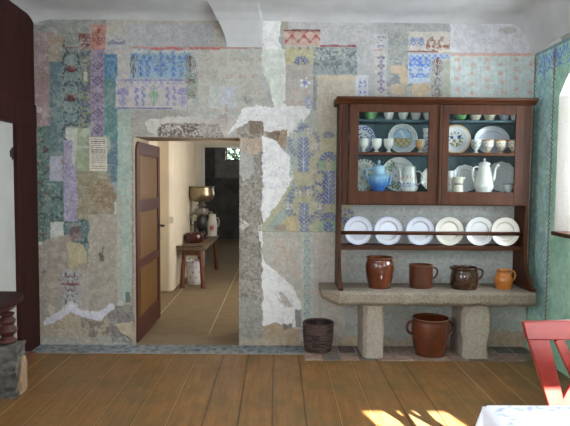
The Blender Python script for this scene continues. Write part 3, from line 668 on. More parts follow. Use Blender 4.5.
# ================================================================== DOORWAY + PASSAGE
# open door leaf, hinged on the left jamb, three ochre panels in a brown frame
LY1 = .97; lt = dt - .035; LX = dl + .02
def leaf_z(py): return onX(140, py, LX).z
bm = bmesh.new(); th = .035
def fr(y0,y1,z0,z1,xa=LX-th,xb=LX): box(bm, xa, xb, y0, y1, z0, z1)
pz = [(onY(137,319,.04).z, onY(137,269.5,.04).z), (onY(137,260.5,.04).z, onY(137,213,.04).z), (onY(137,200,.04).z, onY(137,154,.04).z)]
ya_, yb_ = .1, LY1-.1
fr(.015, ya_, .02, lt-.10); fr(yb_, LY1, .02, lt); 
zz_ = [.02] + [v_ for pr in pz for v_ in pr] + [lt]
for i in range(0, len(zz_), 2): fr(ya_, yb_, zz_[i], zz_[i+1])
prism(bm, [(.015, lt-.10), (ya_, lt-.10), (ya_, lt-.002), (.075, lt-.012), (.048, lt-.032), (.026, lt-.065)], 'x', LX-th, LX)
bmesh.ops.remove_doubles(bm, verts=bm.verts, dist=1e-5)
door = struct(build('door_1', bm, M['doorbrown'], bevel=.004))
for z0_, z1_ in pz:
    bm = bmesh.new(); box(bm, LX-th+.006, LX-.012, ya_-.005, yb_+.005, z0_-.005, z1_+.005); box(bm, LX-.012, LX-.004, ya_+.03, yb_-.03, z0_+.03, z1_-.03)
    build('door_panel', bm, M['ochre'], door, bevel=.003)
bm = bmesh.new(); zh = onX(160, 225, LX).z; tube(bm, [(LX, LY1-.05, zh), (LX+.05, LY1-.05, zh), (LX+.055, LY1-.05, zh-.004), (LX+.055, LY1-.16, zh-.004)], .009, 8); box(bm, LX, LX+.004, LY1-.075, LY1-.025, zh-.09, zh+.05)
build('door_handle', bm, M['black'], door)
# passage walls
PX = -1.62; y2 = 2.4; X2 = onY(172.5, 280, y2).x; Y3 = 4.5; jx = onY(203, 220, Y3).x; zo = onY(215, 147, Y3).z; PZ = 2.45
bm = bmesh.new()
prism(bm, [(-3.0,.56),(PX,.56),(PX,1.2),(PX,y2),(X2-.04,y2+.0),(X2,y2+.06),(X2,Y3),(-3.0,Y3)], 'z', 0, PZ)
struct(build('wall_passage_left', bm, M['cream'], bevel=.02))
bm = bmesh.new(); box(bm, .65, .95, .56, 1.3, 0, PZ); box(bm, .65, .95, 2.9, Y3, 0, PZ); box(bm, .65, .95, 1.3, 2.9, 0, .9); box(bm, .65, .95, 1.3, 2.9, 2.2, PZ); struct(build('wall_passage_right', bm, M['cream']))
bm = bmesh.new(); box(bm, -3.2, jx, Y3+.001, Y3+.25, 0, PZ); box(bm, .1, 2.2, Y3+.001, Y3+.25, 0, PZ); box(bm, jx, .1, Y3+.001, Y3+.25, zo, PZ); struct(build('wall_passage_end', bm, M['white']))
bm = bmesh.new(); box(bm, jx-.035, jx+.012, Y3-.02, Y3+.02, 0, zo+.03); box(bm, jx+.012, .13, Y3-.02, Y3+.02, zo, zo+.05); struct(build('trim_12', bm, M['doorwhite']))
bm = bmesh.new(); box(bm, -3.2, 2.2, .56, 10.4, PZ, PZ+.2); struct(build('ceiling', bm, M['cream']))
# dark far room
fy = 9.2; wx0 = onY(225.5, 150, fy).x; wx1 = onY(243, 150, fy).x; fz0 = onY(231, 160.5, fy).z; fz1 = onY(231, 147.5, fy).z
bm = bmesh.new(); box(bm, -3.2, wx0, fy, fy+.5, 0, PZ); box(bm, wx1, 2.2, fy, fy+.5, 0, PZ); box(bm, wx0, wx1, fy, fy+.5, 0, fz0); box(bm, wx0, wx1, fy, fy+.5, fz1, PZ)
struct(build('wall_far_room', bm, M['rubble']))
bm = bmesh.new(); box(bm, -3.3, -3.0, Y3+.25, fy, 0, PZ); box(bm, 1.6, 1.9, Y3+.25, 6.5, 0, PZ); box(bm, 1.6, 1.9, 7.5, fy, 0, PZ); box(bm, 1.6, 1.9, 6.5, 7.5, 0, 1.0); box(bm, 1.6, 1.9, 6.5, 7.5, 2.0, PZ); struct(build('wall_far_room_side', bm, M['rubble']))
bm = bmesh.new(); mx_ = onY(234, 150, fy).x
box(bm, mx_-.012, mx_+.012, fy+.1, fy+.13, fz0, fz1); box(bm, wx0, wx1, fy+.1, fy+.13, (fz0+fz1)/2-.01, (fz0+fz1)/2+.01); box(bm, wx0, wx0+.03, fy+.1, fy+.13, fz0, fz1); box(bm, wx0, wx1, fy+.1, fy+.13, fz0, fz0+.03)
struct(build('window_3', bm, M['stooltop']))
bm = bmesh.new(); q0 = onY(215, 178, fy); box(bm, q0.x, wx0-.002, fy-.02, fy-.001, q0.z, fz1+.12); box(bm, wx0-.002, wx1+.3, fy-.02, fy-.001, q0.z, fz0-.002); box(bm, wx0-.002, wx1+.3, fy-.02, fy-.001, fz1+.002, fz1+.12)
struct(build('trim_13', bm, mat('dull_grey_plaster', (150,148,142), .9, noise=(5,(110,108,104),1.5), bump=(6,.8))))
# foliage outside
rr = random.Random(4); bm = bmesh.new()
for i in range(3600):
    c_ = Vector((rr.uniform(-2.4, .6), 11.2+rr.uniform(-.5,.5), rr.uniform(1.0, 3.9))); d_ = Vector((rr.gauss(0,1), rr.gauss(0,1), rr.gauss(0,1))).normalized(); e_ = d_.orthogonal().normalized(); s_ = rr.uniform(.05,.11)
    vv = [bm.verts.new(c_ + d_*s_), bm.verts.new(c_ + e_*s_*.45), bm.verts.new(c_ - d_*s_), bm.verts.new(c_ - e_*s_*.45)]; bm.faces.new(vv)
tr = empty('garden_bush', (-.9, 11.2, 0), 'green leafy bush outside the small far window', 'bush')
o = build('foliage', bm, M['leaf'], None, fix=False); o.parent = tr; o.matrix_parent_inverse = Matrix.Translation((.9,-11.2,0)); o['kind'] = 'stuff'
bm = bmesh.new(); tube(bm, [(0,0,-.1),(.05,0,1),(0,.05,2.2)], [.08,.06,.04], 8); build('trunk', bm, M['stoolwood'], tr)
bm = bmesh.new(); box(bm, -12, 12, 10.5, 20, -.3, -.1); struct(build('ground', bm, M['leaf']))

# light switch on passage wall
sp_ = onX(173.5, 219.5, X2-.0); sp_ = onY(170, 219.5, y2)
bm = bmesh.new(); box(bm, sp_.x-.03, sp_.x+.05, y2-.012, y2-.0005, sp_.z-.05, sp_.z+.04); sw_ = build('light_switch', bm, M['ivory'], bevel=.004); tag(sw_, 'small cream light switch on the white passage wall behind the door', 'switch')
bm = bmesh.new(); box(bm, sp_.x-.0, sp_.x+.02, y2-.02, y2-.011, sp_.z-.02, sp_.z+.012); build('rocker', bm, M['ivory'], sw_)

# ------------------------------------------------------------------ bench in the passage
tz = .575
b0 = onZ(174.5, 247.5, tz); b1 = onZ(205, 247.5, tz); b2 = onZ(214, 234.5, tz)
bx0, bx1, by0, by1 = X2+.035, b1.x, b0.y, Y3-.08
bn = empty('wooden_bench', ((bx0+bx1)/2, (by0+by1)/2, 0), 'narrow wooden bench with splayed red-brown legs in the passage beyond the door', 'bench')
def rel(o, e):
    o.parent = e; o.matrix_parent_inverse = Matrix.Translation(e.location).inverted(); return o
bm = bmesh.new(); box(bm, bx0, bx1, by0, by1, tz-.045, tz); rel(build('bench_top', bm, M['stooltop'], bevel=.006), bn)
for sx_ in (0, 1):
    for sy_ in (0, 1):
        x_ = bx0+.07 if sx_ == 0 else bx1-.07; y_ = by0+.1 if sy_ == 0 else by1-.1
        fx_ = x_ + (-.03 if sx_ == 0 else .04); fy_ = y_ + (-.04 if sy_ == 0 else .04)
        bm = bmesh.new(); tube(bm, [(x_, y_, tz-.046), ((x_+fx_)/2, (y_+fy_)/2, tz/2), (fx_, fy_, -.005)], [.026,.03,.034], 4); rel(build('leg', bm, M['stoolwood'], None), bn)
bm = bmesh.new(); box(bm, bx0+.08, bx1-.08, by0+.08, by0+.11, tz-.12, tz-.046); rel(build('stretcher', bm, M['stoolwood'], None), bn)
# bucket
bp_ = onZ(193, 285, 0); bk = empty('enamel_bucket', (bp_.x, bp_.y+.12, -.006), 'white enamel bucket with red dots standing under the passage bench', 'bucket')
bm = bmesh.new(); lathe(bm, [(0,0),(.095,0),(.1,.01),(.125,.33),(.131,.34),(.131,.347),(.121,.347),(.119,.335),(.095,.012),(0,.012)], 48)
o = build('bucket_body', bm, M['paint'], bk, smooth=True)
bm2 = bmesh.new(); bm2.from_mesh(o.data); bmesh.ops.subdivide_edges(bm2, edges=[e for e in bm2.edges if e.calc_length() > .1], cuts=30, use_grid_fill=True); bm2.to_mesh(o.data); bm2.free()
def bcol(x,y,z):
    a = math.atan2(y,x)*7/ (2*PI)*1; k = math.floor(z/.075); a = a*1.15 + k*.5; du = abs(a-round(a))*.1; dz = abs(z/.075-k-.5)*.075
    if math.hypot(du,dz) < .013 and z > .02: return (176,60,52)
    return (214,216,220)
paint_verts(o, bcol)
bm = bmesh.new(); tube(bm, [(.125*math.cos(a_), .125*math.sin(a_)*.35-.1*0, .33+.0+.0*a_ - .12*math.sin(a_)) for a_ in [PI*i/14 for i in range(15)]], .004, 6)
for v_ in bm.verts: v_.co.y -= .08
build('bail_handle', bm, M['iron'], bk, smooth=True)
# pot + board on the bench
pp = onZ(192, 243, tz); pt = empty('brown_casserole', (pp.x+.02, pp.y+.1, tz+.001), 'low reddish brown pot at the front end of the passage bench', 'pot')
bm = bmesh.new(); lathe(bm, spline([(0,0),(.11,0),(.135,.03),(.14,.08),(.13,.125),(.138,.135),(.13,.137),(.122,.12),(.128,.07),(.1,.02),(0,.015)]), 36); build('pot_body', bm, M['copper'], pt, smooth=True)
for s_ in (-1,1):
    bm = bmesh.new(); tube(bm, bez((s_*.13,0,.1),(s_*.19,0,.12),(s_*.19,0,.05),(s_*.135,0,.06)), .01, 8); build('handle', bm, M['copper'], pt, smooth=True)
bp2 = onZ(182, 245.5, tz); bm = bmesh.new()
box(bm, -.07, .2, -.045, .045, 0, .016); tube(bm, [(.2,0,.008),(.3,0,.008)], .011, 8)
for v_ in bm.verts: pass
o = build('wooden_board', bm, M['darkred'], None, bevel=.004); o.location = (bp2.x+.02, by0+.055, tz); tag(o, 'small dark wooden board lying across the near edge of the passage bench', 'board')
# cream separator
sc_ = onZ(203, 239, tz); SPX = onY(201.6, 200, sc_.y+.1); se = empty('cream_separator', (SPX.x, sc_.y+.1, tz), 'black cast-iron cream separator with large brass bowl on the passage bench', 'separator')
ys_ = se.location.y
def sz(py): return onY(201, py, ys_).z - tz
def sr(w): return w*(ys_+D)/F
bm = bmesh.new(); a_ = sz(186.5); b_ = sz(201)
lathe(bm, spline([(0,b_-.01),(.06,b_-.008),(sr(9),b_),(sr(12.3),b_+.06),(sr(13),b_+.12),(sr(12.2),a_-.02),(sr(13.2),a_-.008),(sr(13.2),a_),(sr(12.2),a_),(sr(11.7),a_-.03),(sr(12),b_+.1),(sr(8),b_+.02),(0,b_+.01)]), 44); build('supply_bowl', bm, M['brass'], se, smooth=True)
bm = bmesh.new(); c_ = sz(208); lathe(bm, [(0,c_-.005),(.05,c_-.005),(.05,c_+.03),(.075,c_+.035),(.08,c_+.05),(.05,c_+.06),(.055,b_-.012),(0,b_-.012)], 28); build('neck', bm, M['tin'], se, smooth=True)
bm = bmesh.new(); d_ = sz(214); lathe(bm, spline([(0,d_-.03),(.06,d_-.03),(.1,d_),(.11,c_-.02),(.1,c_-.006),(0,c_-.006)],3), 32); tube(bm, [(-.08,0,d_+.02),(-.17,-.02,d_),(-.2,-.03,d_-.03)], [.022,.016,.014], 8); tube(bm, [(.08,0,d_+.03),(.16,-.03,d_+.03),(.18,-.05,d_-.0)], [.02,.016,.014], 8); build('spouts', bm, M['tin'], se, smooth=True)
bm = bmesh.new(); lathe(bm, spline([(0,0),(.12,0),(.12,.02),(.06,.04),(.05,.12),(.075,.18),(.085,.25),(.07,d_-.05),(.055,d_-.031),(0,d_-.031)],3), 28); box(bm, -.12,-.04,-.05,.05,.16,.28); tube(bm, [(-.1,0,.2),(-.1,-.0,.06)], .02, 8); build('stand', bm, M['iron'], se, smooth=False)
bm = bmesh.new(); tube(bm, [(-.12,-.02,.22),(-.16,-.04,.22),(-.17,-.05,.32),(-.21,-.05,.32)], .011, 8); build('crank', bm, M['iron'], se, smooth=True)
wp = onZ(209, 238, tz); cn = empty('milk_can', (wp.x+.01, min(by1-.12, ys_+.42), tz), 'white enamel can behind the cream separator on the passage bench', 'can')
bm = bmesh.new(); lathe(bm, spline([(0,0),(.075,0),(.078,.02),(.085,.2),(.07,.27),(.06,.33),(.066,.36),(.058,.36),(.05,.33),(0,.31)],3), 30); o = build('can_body', bm, M['paint'], cn, smooth=True); paint_verts(o, lambda x,y,z: (180,70,60) if (.1<z<.2 and abs(x)<.03) else (214,216,212))
bm = bmesh.new(); tube(bm, bez((.06,0,.3),(.12,0,.34),(.13,0,.18),(.083,0,.15)), .007, 8); build('can_handle', bm, M['china'], cn, smooth=True)

# ================================================================== STONE BENCH
zb = onY(340, 291, -.42).z; yF = -.44
bz1 = onY(430, 292.3, yF).z; bz0 = onY(430, 307, yF).z
bxa = onY(321.5, 290, yF+.08).x; bxb = min(XR-.015, onY(538.5, 290, yF).x)
sb = empty('stone_bench', ((bxa+bxb)/2, -.22, 0), 'long grey granite bench slab on two stone legs under the dresser', 'bench')
bm = bmesh.new()
def slab_section(x, inset, drop=0): return [(-.012, bz0+drop), (-.012, bz1), (yF+.02+inset, bz1), (yF+inset, bz1-.02), (yF+inset, bz0+.03+drop), (yF+.03+inset, bz0+drop)]
secs = []
N_ = 26
for i in range(N_+1):
    t = i/N_; x = bxa+(bxb-bxa)*t; e = max(0, 1-(x-bxa)/.16); inset = .09*e**2; dr_ = .05*e**2
    e2 = max(0, 1-(bxb-x)/.04); inset += .02*e2
    jitter = .006*math.sin(i*1.7)+.004*math.sin(i*3.1)
    secs.append([bm.verts.new((x, yy+(jitter if yy < -.1 else 0), zz2+(jitter*.5 if zz2 < bz0+.05+dr_ else 0))) for yy, zz2 in slab_section(x, inset, dr_)])
for a, b in zip(secs, secs[1:]):
    for k in range(6): bm.faces.new((a[k], a[(k+1) % 6], b[(k+1) % 6], b[k]))
bm.faces.new(secs[0]); bm.faces.new(secs[-1][::-1])
rel(build('bench_slab', bm, M['granite'], None, bevel=.008), sb)
def stone_leg(px0, px1, pyb, split, seed):
    yl = onZ((px0+px1)/2, pyb, 0).y; xa_ = onY(px0, 330, yl).x; xb_ = onY(px1, 330, yl).x; rr = random.Random(seed)
    bm = bmesh.new(); rings = []
    for i in range(9):
        z = bz0*i/8 + (.002 if i == 8 else 0); j = lambda: rr.uniform(-.006,.006)
        fl_ = .012*math.sin(i*.9) if split else 0
        rings.append([bm.verts.new(q) for q in ((xa_+j(), -.013, z), (xa_+j()+fl_, yl+.04+j(), z), (xa_+.03+j()+fl_, yl+j(), z), ((xa_+xb_)/2+j(), yl-.004+j(), z), (xb_-.03+j()-fl_, yl+j(), z), (xb_+j()-fl_, yl+.04, z), (xb_+j(), -.013, z))])
    for a, b in zip(rings, rings[1:]):
        for k in range(7): bm.faces.new((a[k], a[(k+1) % 7], b[(k+1) % 7], b[k]))
    bm.faces.new(rings[0][::-1]); bm.faces.new(rings[-1])
    return rel(build('leg', bm, M['legstone'], None, bevel=.006), sb)
stone_leg(363.5, 385, 359, False, 1); stone_leg(463.5, 492, 359.5, True, 2)

# ================================================================== DRESSER
yD = -.25       # front of cabinet
X0, X1 = onY(339.2, 150, yD).x, onY(531, 150, yD).x
hz = lambda py, y=yD: onY(435, py, y).z
ztop_ = hz(103.5); zcb = hz(205.5); zps = hz(246.8); zpb = hz(250.2)
dz_ = bz1 + .001
ds = empty('plate_dresser', ((X0+X1)/2, -.12, dz_), 'dark brown wooden dresser with two glazed doors standing on the granite bench', 'dresser')
R_ = lambda o: rel(o, ds)
sideprof = [(-.013, dz_), (-.40, dz_), (-.405, dz_+.02), (-.375, dz_+.05), (-.33, dz_+.10), (-.285, dz_+.16), (-.262, dz_+.22), (yD, dz_+.30), (yD+.005, zcb), (yD+.005, ztop_), (-.013, ztop_)]
for x_, sgn in ((X0, 1), (X1-.028, 1)):
    bm = bmesh.new(); prism(bm, sideprof, 'x', x_, x_+.028); R_(build('side_panel', bm, M['wood'], None, bevel=.003))
    bm = bmesh.new(); box(bm, x_-.008, x_+.036, -.415, -.1, dz_, dz_+.03); R_(build('foot', bm, M['wood'], None, bevel=.008))
# cornice
bm = bmesh.new(); zc0 = ztop_-.008
cpts = [(-.013, zc0), (yD-.012, zc0), (yD-.02, zc0+.012), (yD-.03, zc0+.02), (yD-.05, zc0+.035), (yD-.055, zc0+.055), (-.013, zc0+.055)]
prism(bm, cpts, 'x', X0-.03, X1+.03); R_(build('cornice', bm, M['woodh'], None, bevel=.004))
bm = bmesh.new(); box(bm, X0+.028, X1-.028, -.025, -.014, zcb, ztop_-.01); R_(build('back_panel', bm, M['back'], None))
zsh = [hz(119.3), hz(153.0), hz(192.3)]
for z_ in zsh[:2]:
    bm = bmesh.new(); box(bm, X0+.028, X1-.028, yD+.03, -.026, z_-.018, z_); R_(build('shelf', bm, M['woodh'] if z_ != zsh[0] else M['back'], None, bevel=.002))
bm = bmesh.new(); box(bm, X0+.028, X1-.028, yD+.005, -.026, zcb, zsh[2]); R_(build('cabinet_bottom', bm, M['woodh'], None, bevel=.002))
# front framing stile between and outside the doors
xq = [onY(v_, 150, yD-.02).x for v_ in (349, 440.5, 443.5, 523.5)]
bm = bmesh.new(); bm.free()
for a_, b_, f_ in ((X0+.0285, xq[0]-.002, -.002), (xq[3]+.002, X1-.0285, -.002), (xq[1]-.01, xq[2]+.01, .008)):
    bm = bmesh.new(); box(bm, a_, b_, yD+f_, yD+.022, zcb+.004, ztop_-.01); R_(build('face_stile', bm, M['wood'], None, bevel=.002))
def gdoor(xa_, xb_, gx0, gx1, gy0, gy1):
    yf, yb2 = yD-.022, yD-.003; z0_, z1_ = hz(204.5, yf), hz(104.5, yf); ga, gb = onY(gx0,150,yf).x, onY(gx1,150,yf).x; gz1_, gz0_ = onY(gx0, gy0, yf).z, onY(gx0, gy1, yf).z
    bm = bmesh.new(); box(bm, xa_, ga, yf, yb2, z0_, z1_); box(bm, gb, xb_, yf, yb2, z0_, z1_); R1 = bm
    box(bm, ga, gb, yf, yb2, z0_, gz0_); box(bm, ga, gb, yf, yb2, gz1_, z1_)
    zs_ = zsh[1]-.009; box(bm, ga, gb, yf+.004, yb2, zs_-.012, zs_+.012)
    o = R_(build('glazed_door', bm, M['wood'], None, bevel=.003))
    bm = bmesh.new(); box(bm, ga-.003, gb+.003, yf+.009, yf+.011, gz0_-.003, gz1_+.003); g = build('glass_pane', bm, M['glass'], None); g.parent = o
    return o
gd1 = gdoor(xq[0], xq[1]-.001, 358.5, 428.3, 111.8, 191)
gd2 = gdoor(xq[2]-.012, xq[3], 448.8, 515.2, 114.2, 191.8)
bm = bmesh.new(); box(bm, xq[1]-.016, xq[1]+.008, yD-.034, yD-.0225, hz(203), hz(106)); o = build('cover_strip', bm, M['wood'], None, bevel=.004); R_(o)
# plate shelf and rails
bm = bmesh.new(); box(bm, X0+.028, X1-.028, -.19, -.012, zpb-.008, zps); R_(build('plate_shelf', bm, M['woodh'], None, bevel=.003))
zr = onY(430, 233.2, -.2).z; bm = bmesh.new(); tube(bm, [(X0+.02, -.2, zr), (X1-.02, -.2, zr)], .0165, 12); R_(build('plate_rail', bm, M['woodh'], None, smooth=True))

# ------------------------------------------------------------------ crockery helpers
def plate_mesh(R, seg=72, depth=.022, octo=False, rimw=.33):
    prof = [(0, .004),(R*.3,.004),(R*.58,.004),(R*(1-rimw),.008),(R*(1-rimw)+.004,.012),(R*.8,.016),(R*.93,.02),(R,.023),(R*1.0,.026),(R*.93,.0245),(R*.8,.020),(R*(1-rimw)+.002,.017),(R*(1-rimw)-.004,.0105),(R*.55,.0085),(R*.4,.008),(R*.25,.008),(R*.1,.008),(0,.008)]
    # refine
    pr = []
    for a, b in zip(prof, prof[1:]):
        for k in range(3): pr.append((a[0]+(b[0]-a[0])*k/3, a[1]+(b[1]-a[1])*k/3))
    pr.append(prof[-1]); bm = bmesh.new(); lathe(bm, pr, seg); bmesh.ops.remove_doubles(bm, verts=bm.verts, dist=1e-6); return bm
def stand_plate(name, px, py, rad_px, y_back, zfloor, label, cat, group, colfn=None, tilt=10, matr=None, sx=1.0, scallop=0, y_c=None, turn=0):
    """a plate leaning on the wall or back, foot on the shelf"""
    yc = y_back - .018; R = rad_px*(yc+D)/F
    c = onY(px, py, yc); bm = plate_mesh(R)
    for v_ in bm.verts:
        a_ = math.atan2(v_.co.y, v_.co.x); rr_ = math.hypot(v_.co.x, v_.co.y)
        if scallop and rr_ > R*.6: k_ = 1+.025*math.cos(a_*scallop)*(rr_/R); v_.co.x *= k_; v_.co.y *= k_
        v_.co.x *= sx
    o = build(name, bm, matr or M['paint'], None, smooth=True)
    if colfn or not matr: paint_verts(o, lambda x,y,z: (colfn or (lambda r,a,x,y: (222,224,226)))(math.hypot(x/sx,y)/R, math.atan2(y,x), x/R, y/R))
    o.rotation_euler = (math.radians(90-tilt), 0, math.radians(turn)); t_ = math.radians(tilt)
    zc = zfloor + R*math.cos(t_) + .0015 + .0*t_ if zfloor is not None else c.z
    o.location = (c.x, yc, zc)
    return tag(o, label, cat, group)
def vessel(name, x, y, z, prof, matr, label, cat, group=None, seg=40, body='body', handles=(), spout=None, lid=None, colfn=None, sx=1, knob=None, flute=0, scal=0):
    e = empty(name, (x, y, z), label, cat, group)
    bm = bmesh.new(); lathe(bm, prof, seg)
    if flute:
        for v_ in bm.verts:
            a_ = math.atan2(v_.co.y, v_.co.x); rr_ = math.hypot(v_.co.x, v_.co.y)
            if rr_ > .02 and v_.co.z < flute: k_ = 1+.05*abs(math.cos(a_*6)); v_.co.x *= k_; v_.co.y *= k_
    bmesh.ops.remove_doubles(bm, verts=bm.verts, dist=1e-6)
    o = build(body, bm, matr, e, smooth=True)
    if colfn: paint_verts(o, colfn)
    for h_, r_ in handles:
        bm = bmesh.new(); tube(bm, h_, r_, 10); h = build('handle', bm, matr if not colfn else M['china'], e, smooth=True)
        if colfn: h.data.materials[0] = M['paint']; paint_verts(h, colfn)
    if spout:
        bm = bmesh.new(); tube(bm, spout[0], spout[1], 10); h = build('spout', bm, matr, e, smooth=True)
        if colfn: paint_verts(h, colfn)
    if lid:
        bm = bmesh.new(); lathe(bm, lid, 32); bmesh.ops.remove_doubles(bm, verts=bm.verts, dist=1e-6); h = build('lid', bm, matr, e, smooth=True)
        if colfn: paint_verts(h, colfn)
    return e

# six plates in the rack
yR = -.05
def rimcol(base, rim, seedc):
    def f(r, a, x, y):
        if r > .955: return rim
        if .64 < r < .70: return tuple(int(v_*.93) for v_ in base)
        return base
    return f
rk = [(357.7,'white soup plate with faint blue double rim, beside the left side panel of the rack',(206,210,224)),
      (387.7,'white blue-rimmed soup plate, second from the left side panel of the rack',(208,212,224)),
      (419.2,'white soup plate with faint blue rim, third along the rack from the left panel',(208,212,224)),
      (448.4,'cream soup plate in the rack directly below where the two glazed doors meet',(216,214,204)),
      (478.6,'white soup plate in the rack overlapped by the last plate beside it',(210,212,212)),
      (504.2,'cream soup plate at the end of the rack nearest the green wall',(222,218,208))]
for i, (px, lb, c_) in enumerate(rk):
    f = (lambda bc, blue: (lambda r,a,x,y: ((176,184,212) if (blue and (.90 < r < .94 or r > .975)) else (tuple(int(v_*.9) for v_ in bc) if .62 < r < .68 else bc))))(c_, i < 3)
    stand_plate('soup_plate', px, 233.8, 14.3, -.115 - (.02 if i == 5 else 0), zps, lb, 'plate', 'soup plates in the dresser rack', f, 4)

# cabinet contents
yi = -.085
def xs_(px, y=yi): return onY(px, 150, y).x
def bowl(px, shelf, y, rpx, hpx, matr, label, cat, name, colfn=None, group='cups and bowls on the top shelf', drawn=None):
    k = (y+D)/F; R = rpx*k; h = hpx*k
    return vessel(name, xs_(px, y), y, shelf+.0005, spline([(0,0),(R*.5,0),(R*.5,h*.06),(R*.62,h*.2),(R*.9,h*.6),(R,h),(R*.95,h),(R*.82,h*.6),(R*.5,h*.2),(0,h*.12)],3), matr, label, cat, group, 32, colfn=colfn)
sh0, sh1, sh2 = zsh
bowl(370.5, sh0, -.1, 7, 8.5, M['green'], 'green glazed bowl on the top shelf behind the glazed door nearer the doorway', 'bowl', 'bowl')
for px, lb in ((388,'white cup beside the green bowl on the top shelf nearer the doorway'),(402.5,'white cup second along from the green bowl on the top shelf'),(415,'pale cup third along from the green bowl on the top shelf'),(427.5,'white cup half hidden by the door stile on the top shelf')):
    bowl(px, sh0, -.1, 5.2, 9, M['china'], lb, 'cup', 'cup')
bowl(459.5, sh0, -.1, 6.6, 9, M['green'], 'pale green bowl on the top shelf behind the glazed door nearer the green wall', 'bowl', 'bowl')
bowl(474.5, sh0, -.1, 6.2, 9, M['ivory'], 'ivory bowl next to the pale green bowl on the top shelf', 'bowl', 'bowl')
bowl(488.5, sh0, -.1, 6.6, 9, M['ivory'], 'ivory bowl between another ivory bowl and the bluish cup, top shelf', 'bowl', 'bowl')
M['bluewhite'] = mat('bluish_china', (196,206,224), .15, coat=.5)
bowl(503.2, sh0, -.1, 5, 9, M['bluewhite'], 'bluish white cup on the top shelf near the green wall', 'cup', 'cup')
bowl(513.3, sh0, -.1, 4.4, 9, M['china'], 'white cup partly hidden at the green-wall end of the top shelf', 'cup', 'cup')
# row 2, left door
def egg(px, shelf, y, rpx, hpx, label, colfn=None, group='footed cups on the middle shelf', name='footed_cup', matr=None):
    k = (y+D)/F; R = rpx*k; h = hpx*k
    return vessel(name, xs_(px, y), y, shelf+.0005, spline([(0,0),(R*.62,0),(R*.62,h*.05),(R*.3,h*.18),(R*.35,h*.28),(R*.85,h*.5),(R*.96,h*.75),(R,h),(R*.93,h),(R*.85,h*.72),(R*.6,h*.45),(0,h*.33)],4), matr or (M['paint'] if colfn else M['china']), label, 'cup', group, 32, colfn=colfn)
for px, lb in ((363.3,'plain white footed cup nearest the door stile, before the blue-rimmed plate'),(376.5,'plain white footed cup between two others like it, before the blue-rimmed plate'),(388.6,'plain white footed cup in front of the scenic plate')):
    egg(px, sh1, -.15, 5.2, 13.6, lb)
def bluerim(r,a,x,y):
    if r > .97: return (70,84,140)
    if .66 < r < .95:
        return (60,78,150) if (math.sin(a*11)*math.sin(r*38)+.4*math.sin(a*23+r*9)) > -.05 else (206,212,224)
    if r < .5 and math.sin(x*13+2*math.sin(y*9))*math.sin(y*14) > .35: return (70,84,130)
    return (200,206,216)
stand_plate('plate', 361.5, 136, 14, -.026, sh1, 'blue and white patterned plate on the middle shelf, cut by the door stile', 'plate', 'plates standing in the dresser cabinet', bluerim, 5)
def scenic(r,a,x,y):
    if .94 < r: return (214,218,216)
    if .66 < r < .94: return (196,206,214) if math.sin(a*16)*math.sin(r*40) < .2 else (148,164,178)
    if .60 < r < .66: return (150,176,196)
    if y > .05: return (150,186,216) if math.sin(x*9+y*5) < .7 else (196,212,224)
    return (150,140,100) if math.sin(x*17)*math.sin(y*15) > -.1 else (186,176,140)
stand_plate('plate', 402.3, 136, 14.8, -.026, sh1, 'plate painted with a landscape scene on the middle shelf', 'plate', 'plates standing in the dresser cabinet', scenic, 5)
gilt = lambda x,y,z: (214,180,140) if z < .3 and x < -.008 else (224,222,214)
e_ = egg(420.3, sh1, -.185, 5, 13, 'footed cup with tan side, between the scenic plate and the tall jug', lambda x,y,z: (206,160,112) if x < .0 and .03 < z < .11 else (222,222,216))
k = (-.11+D)/F
def jugcol(x,y,z):
    return (80,96,140) if (math.sin(z*190)*math.sin(math.atan2(y,x)*6) > .55 and z < .18) else (214,218,220)
vessel('tall_jug', xs_(427,-.11), -.11, sh1+.0005, spline([(0,0),(5.2*k,0),(5.4*k,2*k),(4.3*k,7*k),(4.2*k,14*k),(4.0*k,20*k),(4.9*k,24.5*k),(4.5*k,24.5*k),(3.6*k,20*k),(3.6*k,8*k),(0,5*k)],4), M['paint'], 'tall white jug with blue sprigs beside the door stile on the middle shelf', 'jug', None, 36, handles=[(bez((.034,0,.19),(.075,0,.21),(.075,0,.08),(.038,0,.06)), .005)], colfn=jugcol)
# row 3, left door
def lace(r,a,x,y):
    if r > .80: return (206,212,206) if math.sin(a*30) > -.25 else (66,82,88)
    if r < .62 and (math.sin(x*11+y*4)*math.sin(y*10-x*3)) > .3: return (150,170,160)
    return (200,208,204)
stand_plate('plate', 363.2, 174.5, 16, -.026, sh2, 'plate with pierced lace-like rim behind the blue coffee pot', 'plate', 'plates standing in the dresser cabinet', lace, 5)
def leafy(r,a,x,y):
    if r > .965: return (206,212,208)
    if math.sin(a*3+.9) > .35 and .45 < r < .9 and math.sin(a*22)*math.sin(r*24) > -.3: return (92,128,84)
    if r < .5 and math.sin(x*12)*math.sin(y*13+x*3) > .5: return (150,160,190)
    return (206,212,214)
stand_plate('plate', 397.8, 174, 17, -.026, sh2, 'white plate with green leaf sprays behind the floral coffee pot', 'plate', 'plates standing in the dresser cabinet', leafy, 5)
def bluegrad(x,y,z):
    t = min(1, max(0, z/.17)); a=(40,100,190); b=(150,192,222); t = t*t*(3-2*t); return tuple(a[i]+(b[i]-a[i])*t for i in range(3))
yp = -.162; k = (yp+D)/F
